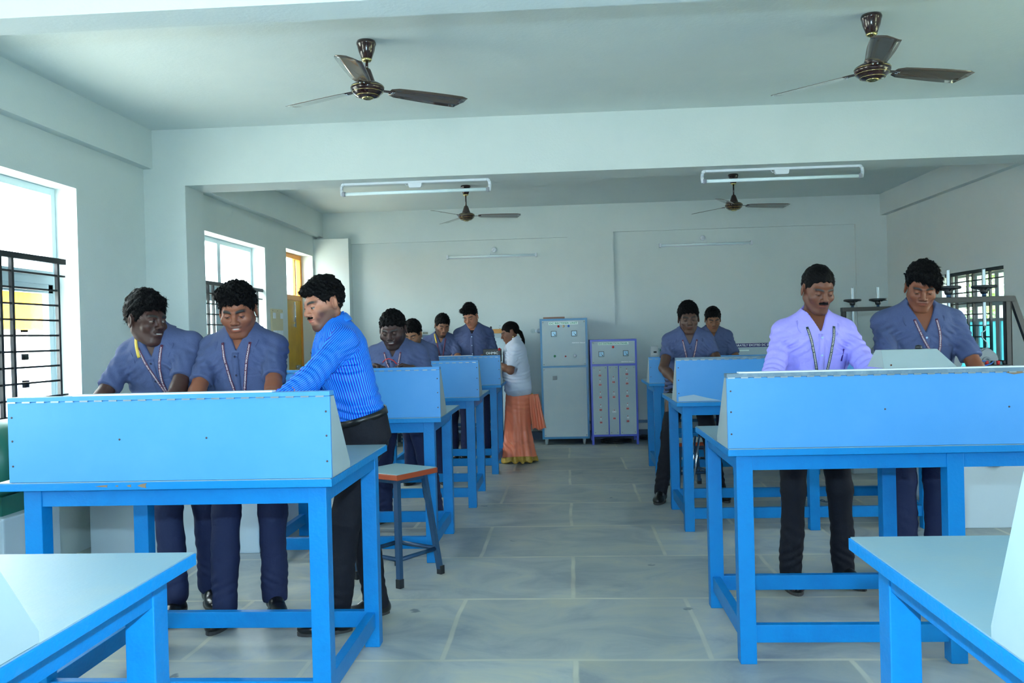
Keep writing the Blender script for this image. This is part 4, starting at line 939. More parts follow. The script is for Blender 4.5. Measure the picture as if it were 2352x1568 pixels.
# ---------------------------------------------------------------- the head
def head_sdf(Q, s):
    """Q in head coordinates: face towards -y, origin between the ears"""
    wd, jw, fat = s.get('wide', 1.0), s.get('jaw', 1.0), s.get('fat', 0.0)
    AX = (np.abs(Q[0]), Q[1], Q[2])
    d = ell(Q, (0, .016, .034), (.074*wd, .092, .080))
    d = smin(d, ell(Q, (0, -.022, -.020), ((.062+fat)*wd, .067, .088)), .03)
    d = smin(d, cap(AX, (.050*wd+fat, .012, -.044), (.018*jw, -.058, -.094), .018, .016), .03)
    d = smin(d, ell(Q, (0, -.066, -.094), (.024*jw, .020, .018)), .022)
    d = smin(d, ell(AX, (.043*wd+fat*.6, -.060, -.020), (.021+fat, .019, .019+fat)), .022)
    d = smin(d, cap(AX, (.006, -.086, .024), (.040, -.072, .027), .0095, .009), .016)
    d = smax(d, -ell(AX, (.031, -.098, .006), (.0175, .020, .0130)), .012)
    d = smin(d, cap(Q, (0, -.084, .016), (0, -.106, -.020), .0075, .0105*s.get('nose', 1.15)), .012)
    d = smin(d, ell(AX, (.0125*s.get('nose', 1.15), -.096, -.026), (.0085, .0105, .0075)), .007)
    d = smax(d, -ell(AX, (.0065, -.102, -.034), (.0036, .006, .004)), .003)
    d = smin(d, ell(Q, (0, -.070, -.052), (.031, .023, .026)), .02)
    mo = s.get('mouth', 0.0); Q0 = Q; sm = f32(s.get('smile', 0)*9.0)*AX[0]*AX[0]; Q = (Q[0], Q[1], Q[2]-sm); AX = (AX[0], AX[1], AX[2]-sm)
    d = smin(d, ell(AX, (.008, -.0885, -.0480+mo*.3), (.0190, .0095, .0058)), .005)
    d = smin(d, ell(Q, (0, -.0865, -.0590-mo), (.0215, .0105, .0075)), .006)
    d = smax(d, -ell(Q, (0, -.098, -.0532-mo*.3), (.0215, .013, .0014+mo*.55)), .0025)
    d = smax(d, -ell(Q, (0, -.098, -.0705-mo), (.014, .008, .004)), .006)
    Q = Q0; AX = (np.abs(Q[0]), Q[1], Q[2]); e = (.0315, -.0765, .0055); op = s.get('eye', .25)
    ball = ell(AX, e, (.0118,)*3); lid = ell(AX, e, (.0134,)*3); zz = Q[2]-f32(e[2]+s.get('gaze', -.0035))
    slit = np.abs(zz+f32(.12)*(AX[0]-f32(.0315)))-f32(.0008+.0036*op)
    lid = smax(lid, -slit, .0015)
    d = smin(d, lid, .004); d = np.minimum(d, ball)
    er = rotm('z', 18)@rotm('x', -10)
    ear = ell(AX, (.0785*wd+fat*.4, .014, -.002), (.0075, .0185, .031), er)
    ear = smax(ear, -ell(AX, (.0865*wd+fat*.4, .010, .003), (.0065, .0105, .019), er), .004)
    d = smin(d, ear, .006)
    return d
def head_tone(Q, s, skin):
    """colouring of the skin: lips, eyes, brows, stubble; nostril shade painted in"""
    skin = np.array(skin[:3]); C = np.tile(skin, (len(Q), 1)); x, y, z = Q[:, 0], Q[:, 1], Q[:, 2]; ax = np.abs(x); front = y < -.05
    def blend(w, col): nonlocal C; w = np.clip(w, 0, 1)[:, None]; C = C*(1-w)+np.array(col)*w
    hc = np.array([.006, .0055, .007])
    mo = s.get('mouth', 0); zs_ = z; z = z-s.get('smile', 0)*9.0*ax*ax
    w = np.exp(-((ax/.019)**4+((z+.0535+mo*.4)/(.0085+mo*.6))**4))*front*(y < -.082); blend(w*.75, np.array([skin[0]*1.05, skin[1]*.62, skin[2]*.72]))
    zm_ = z; z = zs_
    # brow
    zb = .0275+.10*(ax-.012)-9.0*(ax-.03)**2; w = np.exp(-((z-zb)/(.0054*s.get('brow', 1)))**4)*np.exp(-((ax-.031)/.021)**6)*front*(y < -.055); blend(w*1.25, hc)
    # eyes
    e = np.array([.0315, -.0765, .0055]); r = np.sqrt((ax-e[0])**2+(y-e[1])**2+(z-e[2])**2); ball = (r < .0126)*(y < e[1]+.002)
    slit = np.abs((z-e[2]-s.get('gaze', -.0035))+.12*(ax-.0315)) < (.0010+.0036*s.get('eye', .25)); blend(ball*slit*1.0, (.24, .21, .19))
    gx = s.get('look', 0.0); w = ((x-np.sign(x)*.0315-gx)**2+(z-e[2]-s.get('gaze', -.0035))**2 < .0062**2)*ball*slit; blend(w*1.0, (.008, .005, .004))
    if s.get('lash', 1): w = np.exp(-(((z-e[2]-s.get('gaze', -.0035)+.12*(ax-.0315))-(.0018+.0036*s.get('eye', .25)))/.0022)**2)*(r < .0150)*(y < e[1]); blend(w*.7, hc)
    blend(np.exp(-((ax-.0065)/.004)**2-((z+.033)/.0035)**2)*(y < -.088)*.8, skin*.15)  # nostril hollows: their shade is painted into the skin colour
    if s.get('teeth'): w = np.exp(-((ax/.0145)**6+((zm_+.0532+mo*.3)/(.0010+mo*.55))**4))*(y < -.070)*(y > -.096); blend(w, (.62, .60, .58))
    b = s.get('beard', 0)
    if b:
        jl = np.clip((-.030+.026*np.clip((ax-.046)/.016, 0, 1)-z)/.026, 0, 1)*np.clip((.03-y)/.03, 0, 1); mouth = np.exp(-((ax/.024)**4+((z+.0535)/.012)**4)); chin = np.clip((ax-.024)/.012, 0, 1)
        w = jl*np.maximum(chin, np.clip((-.070-z)/.012, 0, 1))*(1-mouth); blend(w*b, hc)
    m = s.get('mous', 0)
    if m: w = np.exp(-((ax/.026)**6+((z+.0395+.20*ax)/.0052)**4))*front; blend(w*m, hc)
    return C
HL_Y = [-.14, -.088, -.070, -.052, -.043, -.036, -.022, -.012, -.006, .000, .030, .038, .060, .085, .13]
HL_Z = [.060, .058, .056, .046, .024, .006, -.004, -.008, .012, .034, .034, -.010, -.040, -.062, -.070]
def hair_sdf(Q, s):
    t = s.get('hair', .012); top = s.get('top', .02); wd = s.get('wide', 1.0)
    d = ell(Q, (0, .018, .036+top*.45), (.076*wd+t*.6, .094+t*.7, .082+top*.62))
    for c, r in s.get('tuft', ()): d = smin(d, ell(Q, c, r), .02)
    d = d+waves(Q, s.get('seed', 1), 7, s.get('curl', .03), s.get('camp', .0028))+waves(Q, s.get('seed', 1)+40, 5, .012, .0010)
    hz = np.interp(Q[1], HL_Y, np.array(HL_Z)+s.get('hl', 0)*np.clip((-np.array(HL_Y)-.02)/.04, 0, 1)).astype(f32)
    hz = hz+f32(.004)*np.sin(Q[0]*f32(210))+s.get('part', 0)*Q[0]
    over = s.get('over', 0.0)
    cut = (hz-Q[2])*f32(.72)
    d = smax(d, cut, .007)
    return d
def strands(Vh, Fh, n, L, seed, flow, rad=.0009):
    """tapered three-sided locks growing from the hair surface"""
    r = np.random.RandomState(seed); T = Fh[r.randint(0, len(Fh), n)]
    a, b, c = Vh[T[:, 0]], Vh[T[:, 1]], Vh[T[:, 2]]; N = np.cross(b-a, c-a); N /= np.linalg.norm(N, axis=1)[:, None]+1e-9
    p0 = a*.5+c*.5-N*.003; fl = np.array(flow)[None]+r.normal(0, .35, (n, 3)); fl -= N*(fl*N).sum(1)[:, None]*.8; fl /= np.linalg.norm(fl, axis=1)[:, None]+1e-9
    LL = (L*r.uniform(.5, 1.3, n))[:, None]; p1 = p0+(N*.36+fl*.75)*LL*.5; p2 = p1+(N*.02+fl*1.0)*LL*.6
    s1 = np.cross(N, fl); s1 /= np.linalg.norm(s1, axis=1)[:, None]+1e-9
    V = np.stack([p0+s1*rad*2, p0-s1*rad*2, p0+N*rad*2, p1+s1*rad*1.5, p1-s1*rad*1.5, p1+N*rad*1.5, p2, p2+N*rad*.3, p2+s1*rad*.3], 1).reshape(-1, 3)
    base = (np.arange(n)*9)[:, None]; q = np.array([[0, 1, 4, 3], [1, 2, 5, 4], [2, 0, 3, 5], [3, 4, 7, 6], [4, 5, 8, 7], [5, 3, 6, 8]])
    return V, (base[:, :, None]+q[None]).reshape(-1, 4)

# ---------------------------------------------------------------- hands
def hand_prims(w, d, n, thumb, curl=.5, spread=1.0, pinch=False):
    """wrist w, finger direction d, palm normal n (out of the palm), thumb = +1/-1 side; returns capsules"""
    d = np.array(d, float); d /= np.linalg.norm(d); n = np.array(n, float); n -= d*(n@d); n /= np.linalg.norm(n); s = np.cross(d, n)*thumb
    P = []; w = np.array(w, float)
    xs = [.028, .0095, -.0095, -.027]; kn = [.088, .091, .086, .078]; ln = [(.040, .024, .019), (.044, .027, .020), (.041, .025, .019), (.032, .019, .017)]
    for i in range(4):
        k = w+d*kn[i]+s*xs[i]*1.02-n*.003
        P.append((w+s*xs[i]*.55+d*.006, k, .0145, .0115, 'p'))
        a = math.radians(14+curl*42*(1+.12*i)); dd = d*math.cos(a*.55)+n*math.sin(a*.55)+s*(xs[i]*2.2*spread); p = k; tot = a*.55
        for j, L in enumerate(ln[i]):
            dd /= np.linalg.norm(dd); q = p+dd*L; P.append((p, q, .0092-.0008*j, .0086-.0010*j, 'f')); p = q
            tot += a*(.95 if j == 0 else .75); dd = d*math.cos(tot)+n*math.sin(tot)+s*(xs[i]*1.2*spread)
    tb = w+d*.022+s*.024+n*.006; t1 = tb+(d*.62+s*.62+n*.35)*.040; t2 = t1+(d*.80+s*.25+n*(.45+.4*curl))*.033; t3 = t2+(d*.85-s*.02+n*(.45+.5*curl))*.026
    P += [(w+s*.012+d*.01, tb, .015, .015, 'p'), (tb, t1, .0145, .0105, 't'), (t1, t2, .0103, .0096, 't'), (t2, t3, .0096, .0080, 't')]
    return P
def hand_d(P, prims, d0):
    d = d0
    for a, b, ra, rb, k in prims:
        if k == 'p': d = smin(d, cap(P, a, b, ra, rb), .014)
    fg = None
    for a, b, ra, rb, k in prims:
        if k != 'p': c = cap(P, a, b, ra, rb); fg = c if fg is None else smin(fg, c, .0022)
    return smin(d, fg, .005)
def ik(a, b, l1, l2, pole):
    a, b = np.array(a, float), np.array(b, float); d = b-a; L = np.linalg.norm(d); L2 = min(L, (l1+l2)*.998); u = d/L
    b = a+u*L2; x = (l1*l1-l2*l2+L2*L2)/(2*L2); hgt = math.sqrt(max(l1*l1-x*x, 0)); p = np.array(pole, float); p -= u*(p@u); p /= np.linalg.norm(p)+1e-9
    return a+u*x+p*hgt, b
def person(sp):
    """build one figure from its description sp; the body is the root, hair and clothing its children"""
    H = sp.get('H', 1.70); s = H/1.70; near = sp.get('near', True); g = sp.get('girth', 1.0)
    hz = sp.get('hip', .94*s); lean, side, twist = sp.get('lean', 8), sp.get('side', 0), sp.get('twist', 0)
    O = V3(*sp.get('pel', (0, 0)), hz) if len(sp.get('pel', (0, 0))) == 2 else V3(*sp['pel'])
    MT = rotm('z', twist)@rotm('x', lean)@rotm('y', side)
    T = lambda x, y, z: O+MT@V3(x*s, y*s, z*s)
    sw = sp.get('sw', .158)
    MH = rotm('z', sp.get('hyaw', 0))@rotm('x', sp.get('hpitch', 20))@rotm('y', sp.get('htilt', 0))
    nb = T(0, .012, .485); hs = sp.get('hscale', 1.0); HC = nb+MT@V3(0, -.016, .030*s)+MH@V3(0, -.010, .072*s*hs)+V3(*sp.get('hoff', (0, 0, 0)))
    nk = HC+MH@V3(0, .020, -.050)*hs
    arms = []
    for sg, key in ((1, 'hl'), (-1, 'hr')):
        sh = T(sg*sw, .012, .405+sp.get('shrug'+key[1], 0)); a = sp[key]
        el, wr = ik(sh, V3(*a['w']), .285*s, .250*s, a.get('pole', (sg*.3, .7, -.5)))
        arms.append(dict(sg=sg, sh=sh, el=el, wr=wr, d=a.get('d', (0, -1, -.3)), n=a.get('n', (0, -.3, -1)), curl=a.get('curl', .5)))
    legs = []
    for sg, key in ((1, 'fl'), (-1, 'fr')):
        f = sp.get(key, (sg*.10, 0, 0)); hp = O+V3(sg*.088*g, .0, -.02)
        an = V3(f[0], f[1], .085); kn, an = ik(hp, an, .425*s, .410*s, (sg*.1+math.sin(math.radians(f[2]))*.6, -1, 0)); legs.append(dict(sg=sg, hp=hp, kn=kn, an=an, yaw=f[2]))
    HS = dict(sp['head']); hh = .0026 if near else .0036
    # ---- body
    def neckd(P, off=0): return smin(cap(P, nk, nb+MT@V3(0, 0, -.02), .050*sp.get('neck', 1)+off, .056*sp.get('neck', 1)+off), cap(P, nb+MT@V3(-.06*s, .005, -.025), nb+MT@V3(.06*s, .005, -.025), .035+off, .035+off), .03)
    def headf(P):
        Q = to(P, MH, HC); Q = tuple(q/f32(hs) for q in Q)
        return smin(head_sdf(Q, HS)*f32(hs), neckd(P), .018)
    lo, hi = bbox([HC, nb], .13); Vh, Fh = surface_nets(headf, lo, hi, hh)
    tz = np.array([-.16, -.08, 0, .10, .20, .30, .38, .43, .465, .50, .53])
    ta = np.array([.10, .158, .156, .142, .148, .162, .166, .140, .100, .062, .045])*g
    tb = np.array([.07, .104, .104, .096, .102, .112, .114, .098, .080, .060, .045])*(g*.5+.5+.25*(g-1))
    bel = sp.get('belly', 0)
    def torso(P, off=0.0, loose=0.0):
        Q = to(P, MT, O); Q = tuple(q/f32(s) for q in Q)
        lo_ = np.array([.02, .02, .012, .016, .018, .01, .004, 0, 0, 0, 0])*loose*(1+(sp.get('flare', 1)-1)*np.clip((.30-tz)/.3, 0, 1))
        d = prof(Q, tz, ta+lo_, tb+lo_*.8, [0, 0, 0, 0, -.002, -.004, -.002, .002, .006, .010, .012])*f32(s)-f32(off)
        if bel: d = smin(d, ell(Q, (0, -.03, .11), (.13*g, .10*g+bel, .16))*f32(s)-f32(off), .05)
        for a in arms: d = smin(d, cap(P, T(a['sg']*.055, .010, .462), a['sh'], .040*s+off, .047*s+off), .035)
        return d
    parts = [(Vh, Fh)]
    lo, hi = bbox([O, T(sw, 0, .45), T(-sw, 0, .45), T(0, 0, .5)], .14)
    parts.append(surface_nets(lambda P: torso(P, -.004), lo, hi, .014))
    tone_n = [len(Vh)]
    for a in arms:
        hp = hand_prims(a['wr'], a['d'], a['n'], -a['sg']*sp.get('thumb', 1), a['curl']); far = max((p[1] for p in hp), key=lambda q: np.linalg.norm(q-a['wr']))
        def arm(P, a=a, hp=hp):
            m = a['el']+(a['wr']-a['el'])*.30
            d = cap(P, a['sh'], a['el'], .047*s*g**.6, .036*s*g**.5); d = smin(d, cap(P, a['el'], m, .037*s*g**.5, .039*s*g**.5), .02); d = smin(d, cap(P, m, a['wr'], .038*s*g**.5, .0235*s), .02)
            return hand_d(P, hp, d)
        lo, hi = bbox([a['sh']*.35+a['el']*.65, a['el'], a['wr'], far, a['wr']+V3(*a['d'])/np.linalg.norm(a['d'])*.10], .055)
        parts.append(surface_nets(arm, lo, hi, .0036 if near else .0048))
    for l in legs:
        lo, hi = bbox([l['hp'], l['kn'], l['an']], .09); parts.append(surface_nets(lambda P, l=l: smin(cap(P, l['hp'], l['kn'], .078*g*sp.get('legr', 1), .052*sp.get('legr', 1)), cap(P, l['kn'], l['an'], .054*sp.get('legr', 1), .036), .02), lo, hi, .016))
    V, F = join_vf(parts)
    col = np.tile(np.array(sp['skin'][:3]), (len(V), 1)); Qh = ((Vh-HC)@MH)/hs; col[:len(Vh)] = head_tone(Qh, HS, sp['skin'])
    if HS.get('mous', 0) > 1: pass
    root = mesh_obj('person', V, F, M_SKIN, colors=col)
    root.location = (sp['at'][0], sp['at'][1], sp.get('z', 0)); root.rotation_euler = (0, 0, math.radians(sp.get('th', 0)))
    tag(root, sp['label'], 'person', sp.get('group'))
    # ---- hair
    def hairf(P):
        Q = to(P, MH, HC); Q = tuple(q/f32(hs) for q in Q); return hair_sdf(Q, HS)*f32(hs)
    lo, hi = bbox([HC], .15+HS.get('top', .02)); Vr, Fr = surface_nets(hairf, lo, hi, .0036 if near else .0045)
    ns = HS.get('locks', 3600 if near else 700)
    Vs, Fs = strands(Vr, Fr, ns, HS.get('lock', .016), HS.get('seed', 1), MH@V3(*HS.get('flow', (0.1, -.3, -.5))), .0007 if near else .0012)
    V_, F_ = join_vf([(Vr, Fr), (Vs, Fs)]); mesh_obj('hair', V_, F_, M_HAIR, root)
    if HS.get('tail'):
        bm = bmesh.new(); pts = [Vector(HC+MH@(V3(*p)*hs)) for p in HS['tail']]; tube(bm, pts, [.026, .024, .020, .022, .016, .008][:len(pts)], 12); put('plait', bm, M_HAIR, root, True)
    if HS.get('mtache'):
        k = HS['mtache']
        def mf(P):
            Q = to(P, MH, HC); Q = tuple(q/f32(hs) for q in Q); AX = (np.abs(Q[0]), Q[1], Q[2])
            d = smin(cap(AX, (.002, -.0965, -.0405), (.018, -.090, -.0435), .0056*k, .0050*k), cap(AX, (.018, -.090, -.0435), (.029, -.078, -.0520), .0050*k, .0026*k), .004)
            return (d+waves(Q, 5, 5, .006, .0007))*f32(hs)
        lo, hi = bbox([HC+MH@V3(0, -.09, -.045)], .045); a_, b_ = surface_nets(mf, lo, hi, .0022)
        Vs, Fs = strands(a_, b_, 260, .006, 3, MH@V3(0, -.1, -.7), .0006); a_, b_ = join_vf([(a_, b_), (Vs, Fs)]); mesh_obj('moustache', a_, b_, M_HAIR, root)
    # ---- shirt
    long_ = sp.get('sleeve', 'short') == 'long'; sl = sp.get('sl', .80); tuck = sp.get('tuck', False); hem = sp.get('hem', -.10); zv = sp.get('zv', .412)
    FL = []
    for a in arms:
        FL += [(a['sh']+MT@V3(0, -.03, -.07), (a['sg']*.5, 0, 1), .038, .0045, .10), (T(a['sg']*.10, -.06, .34), (a['sg']*.8, 0, .6), .045, .0040, .10)]
        if long_: FL += [(a['el'], tuple(a['el']-a['sh']), .030, .0065, .075), ((a['el']+a['wr'])/2, tuple(a['wr']-a['el']), .028, .004, .07), (a['sh']*.4+a['el']*.6, tuple(a['el']-a['sh']), .04, .004, .08)]
        else: FL += [(a['sh']*.45+a['el']*.55, (1, 0, .3), .04, .004, .07)]
    FL += [(T(.04, -.09, .05), (.3, 0, 1), .05, .0060, .16), (T(-.06, -.06, .02), (-.4, 0, 1), .045, .0060, .14), (T(0, .08, .08), (.2, 0, 1), .05, .005, .15)]
    def sleeve(P, a, off):
        e = a['wr'] if long_ else a['el']
        d = cap(P, a['sh'], a['el'], .054*s*g**.6+off, .055*s*g**.5+off)
        if long_: d = smin(d, cap(P, a['el'], a['wr'], .050*s*g**.5+off, .037*s+off), .03)
        return d
    def cutpl(P, a):
        if long_: u = a['wr']-a['el']; c = a['wr']-u/np.linalg.norm(u)*.012
        else: u = a['el']-a['sh']; c = a['sh']+u*sl
        u = u/np.linalg.norm(u); return (P[0]-f32(c[0]))*f32(u[0])+(P[1]-f32(c[1]))*f32(u[1])+(P[2]-f32(c[2]))*f32(u[2])
    def shirtf(P, full=False):
        tt = torso(P, (.008 if tuck else .012)*s, 1.0 if not tuck else .3); ar = None
        Q = to(P, MT, O); Q = tuple(q/f32(s) for q in Q)
        if tuck: tt = smax(tt, (f32(hem)-Q[2])*f32(s)-.002, .02)
        for a in arms:
            sv = smax(sleeve(P, a, 0), cutpl(P, a), .004); ar = sv if ar is None else np.minimum(ar, sv)
        d = smin(tt, ar, .028)
        d = d-folds(P, FL)*f32(1.35)-waves(P, 11, 4, .12, .0018)
        for a in arms:
            if not long_: d = smax(d, -np.maximum(-cutpl(P, a), sleeve(P, a, .014)), .002)
        d = np.maximum(d, (f32(hem)-Q[2])*f32(s))
        # neck hole and open collar
        d = smax(d, -cap(P, nb+MT@V3(0, -.004, -.030), nb+MT@V3(0, -.02, .10), .056*sp.get('neck', 1), .070), .006)
        vee = np.maximum(np.abs(Q[0])-(Q[2]-f32(zv))*f32(.50), np.maximum(Q[1]+f32(.02), f32(zv)-Q[2]))*f32(s)
        d = smax(d, -vee, .003)
        return d
    lo, hi = bbox([T(sw, 0, .45), T(-sw, 0, .45), T(.17*g, 0, hem), T(-.17*g, 0, hem), T(0, .0, .5), T(0, -.1-bel, .1)]+[x for a in arms for x in ((a['wr'], a['el']) if long_ else (a['sh']*.3+a['el']*.7,))], .12)
    hz_ = .0065 if near else .0105
    Vs, Fs = surface_nets(shirtf, lo, hi, hz_)
    at = None
    if sp.get('stripe'):
        Q = ((Vs-O)@MT); st = np.arctan2(Q[:, 1]*sp.get('seam', 1), Q[:, 0]+.03)*.135
        dT = torso((Vs[:, 0].astype(f32), Vs[:, 1].astype(f32), Vs[:, 2].astype(f32)), .012*s)
        for a in arms:
            PP = tuple(Vs[:, i].astype(f32) for i in range(3)); dd = smax(sleeve(PP, a, .012), cutpl(PP, a), .004)
            u = (a['el']-a['sh'])/np.linalg.norm(a['el']-a['sh']); f = (a['wr']-a['el'])/np.linalg.norm(a['wr']-a['el'])
            t = np.clip(((Vs-a['el'])@(u+f))/.12*.5+.5, 0, 1)[:, None]; ax_ = u*(1-t)+f*t; ax_ /= np.linalg.norm(ax_, axis=1)[:, None]
            r = Vs-a['el']; e1 = np.cross(ax_, V3(1, 0, 0)); e1 /= np.linalg.norm(e1, axis=1)[:, None]
            sa = (r*e1).sum(1)*1.0; k = dd < dT+.006
            st = np.where(k, sa, st)
        at = {'stripe': st}
    sm = sp.get('shirt', M_UNI); shirt = mesh_obj(sp.get('shirt_name', 'shirt'), Vs, Fs, sm, root, attrs=at)
    bvh = BVHTree.FromPolygons([tuple(v) for v in Vs], [tuple(f) for f in Fs])
    MTm = Matrix([list(r) for r in MT])
    def onchest(x, z, off=.003, back=False):
        """point of the shirt front at torso coordinates x, z"""
        o = Vector(T(x, -.5 if not back else .5, z)); dr = MTm@Vector((0, 1 if not back else -1, 0))
        h = bvh.ray_cast(o, dr, 1.0)
        if h[0] is None: return Vector(T(x, -.10*(1 if not back else -1), z)), -dr
        return h[0]-dr*off, -dr
    # collar
    if sp.get('collar', True):
        bm = bmesh.new(); rows = []; N = 26; zr = .052; nr = .058*sp.get('neck', 1)/s
        for i in range(N+1):
            ph = -math.radians(152)+math.radians(304)*i/N; f = abs(ph)/math.radians(152)   # 0 back .. 1 front
            sx, cy = math.sin(ph), math.cos(ph)
            top = V3(nr*sx*1.0, .012+nr*1.02*cy-.006*f, .535-.075*f**1.6); base = V3((nr+.006)*sx, .012+(nr+.008)*cy, .505-.085*f**1.5)
            out = V3((nr+.028+.020*f**3)*sx*(1+.45*f**6), .014+(nr+.026)*cy-.022*f**3, .485-.105*f**2.2-.012*f**8)
            pts = [base, top, top*.65+out*.35+V3(.004*sx, .004*cy, .006), out]
            ring = []
            for j, p in enumerate(pts):
                q = Vector(T(*p))
                if j == 3:
                    hit = bvh.find_nearest(q)
                    if hit[0] is not None:
                        n_ = hit[1]; dd = (q-hit[0]).dot(n_)
                        if dd < .008: q = hit[0]+n_*.008
                ring.append(bm.verts.new(q))
            rows.append(ring)
        for A, B in zip(rows, rows[1:]):
            for j in range(3): bm.faces.new((A[j], A[j+1], B[j+1], B[j]))
        c = put('collar', bm, sm if sm is not M_STRIPE else mat('blue_striped_collar', srgb(16, 120, 226), .6), root, True)
        md = c.modifiers.new('thickness', 'SOLIDIFY'); md.thickness = .0038; md.offset = 0
        md = c.modifiers.new('smooth', 'SUBSURF'); md.levels = md.render_levels = 1
    # placket and buttons
    if sp.get('buttons', True):
        bm = bmesh.new(); pr = None
        for i in range(15):
            z = zv-.005-(zv+.02)*i/14; a, n_ = onchest(-.016, z, .002); b_, n2 = onchest(.016, z, .002)
            r = [bm.verts.new(a), bm.verts.new(b_)]
            if pr: bm.faces.new((pr[0], pr[1], r[1], r[0]))
            pr = r
        c = put('placket', bm, sm if sm is not M_STRIPE else mat('blue_striped_collar', srgb(16, 120, 226), .6), root, True); c.modifiers.new('thickness', 'SOLIDIFY').thickness = .0015
        for i in range(4):
            z = zv-.022-i*.092
            if z < .02: break
            p, n_ = onchest(.0, z, .0045); bm = bmesh.new(); lathe(bm, [(.0056, 0), (.0058, .0015), (.0040, .0022), (.0040, .0016), (.001, .0014)], (0, 0, 0), 12, 'z')
            M4 = Vector(n_).to_track_quat('Z', 'Y').to_matrix().to_4x4(); M4.translation = p; bm.transform(M4); put('button', bm, sp.get('btn', M_BTN), root, True)
    if sp.get('pocket', True):
        bm = bmesh.new(); G = []; px, pz, pw, ph_ = .085, .30, .105, .115
        for i in range(8):
            row = []
            for j in range(8):
                u, v = i/7, j/7; row.append(bm.verts.new(onchest(px-pw/2+pw*u, pz-ph_*v-(.012*(1-abs(2*u-1)) if j == 7 else 0), .0028)[0]))
            G.append(row)
        for i in range(7):
            for j in range(7): bm.faces.new((G[i][j], G[i][j+1], G[i+1][j+1], G[i+1][j]))
        c = put('chest_pocket', bm, sm, root, True); c.modifiers.new('thickness', 'SOLIDIFY').thickness = .0022
    if sp.get('pen'):
        p, n_ = onchest(.118, .325, .007); q, _ = onchest(.106, .262, .006); bm = bmesh.new(); tube(bm, [p, q], .0038, 8); put('pen', bm, mat('violet_pen', srgb(50, 20, 120), .3), root)
    # lanyard
    if sp.get('lanyard'):
        lm = sp['lanyard']; L = sp.get('lan', dict(x=.062, z0=.445, z1=.13, x1=0))
        def ribbon(pts2, w=.0135, text=None, nm='lanyard', m=lm, flip=1, off=.006):
            fr = []
            for x, z in pts2:
                p, n_ = onchest(x, z, off); fr.append((Vector(p), Vector(n_)))
            n = len(fr); bm = bmesh.new(); arc = [0]; pr = None; data = []
            for i in range(n):
                t = (fr[min(i+1, n-1)][0]-fr[max(i-1, 0)][0]).normalized(); side = t.cross(fr[i][1]).normalized(); nn = side.cross(t)
                if i: arc.append(arc[-1]+(fr[i][0]-fr[i-1][0]).length)
                data.append((fr[i][0], t, side, fr[i][1]))
                r = [bm.verts.new(fr[i][0]-side*w/2), bm.verts.new(fr[i][0]+side*w/2)]
                if pr: bm.faces.new((pr[0], pr[1], r[1], r[0]))
                pr = r
            o = put(nm, bm, m, root, True); o.modifiers.new('thickness', 'SOLIDIFY').thickness = .001
            if text and near:
                Vt, Ft = text_mesh(text, w*.66, bold=.0002); Ltot = arc[-1]
                Vt[:, 0] -= Vt[:, 0].min(); Vt[:, 0] *= (Ltot*.94)/Vt[:, 0].max(); Vt[:, 0] += Ltot*.03
                out = []
                for v in Vt:
                    a_ = Ltot-v[0]; i = min(max(np.searchsorted(arc, a_)-1, 0), n-2); k = (a_-arc[i])/max(arc[i+1]-arc[i], 1e-6)
                    p = data[i][0].lerp(data[i+1][0], k)+data[i][2].lerp(data[i+1][2], k)*v[1]+data[i][3]*.0014; out.append(tuple(p))
                me = bpy.data.meshes.new('ribbon_print'); me.from_pydata(out, [], Ft); me.materials.append(M_LTXT)
                t_ = bpy.data.objects.new('ribbon_print', me); COL.objects.link(t_); t_.parent = o
            return o
        TX = 'RAAK COLLEGE OF ENGINEERING AND TECHNOLOGY'
        N = 16; x0, z0, z1, x1 = L['x'], L['z0'], L['z1'], L.get('x1', 0); bow = L.get('bow', .012)
        x0 *= .86; z0 += .022
        R1 = [(x0+(x1+.004-x0)*i/N+bow*math.sin(math.pi*i/N)*-.6, z0+(z1-z0)*i/N) for i in range(N+1)]
        R2 = [(-x0+(x1-.004+x0)*i/N+bow*math.sin(math.pi*i/N)*.6, z0+(z1-z0)*i/N) for i in range(N+1)]
        if L.get('both', True) or True:
            ribbon(R2, text=TX, flip=-1); ribbon(R1, text=TX, flip=1)
        if L.get('yellow'):
            sgn = L['yellow']; ribbon([(sgn*(x0+.018-.022*i/7), z0+.045-.085*i/7) for i in range(8)], w=.016, nm='lanyard_lining', m=M_YEL, off=.010)
        p, n_ = onchest(x1, z1-.012, .007); bm = bmesh.new(); box(bm, (-.007, -.003, -.03), (.007, .003, .012), .001); bm.transform(Matrix.Translation(p)@MTm.to_4x4()); put('lanyard_clip', bm, M_PINK, root)
    if sp.get('undershirt'):
        lo, hi = bbox([T(0, -.08, .42)], .09)
        a_, b_ = surface_nets(lambda P: np.maximum(torso(P, .004), -(f32(.452*s)-to(P, MT, O)[2])), lo, hi, .006)
        mesh_obj('undershirt', a_, b_, sp['undershirt'], root)
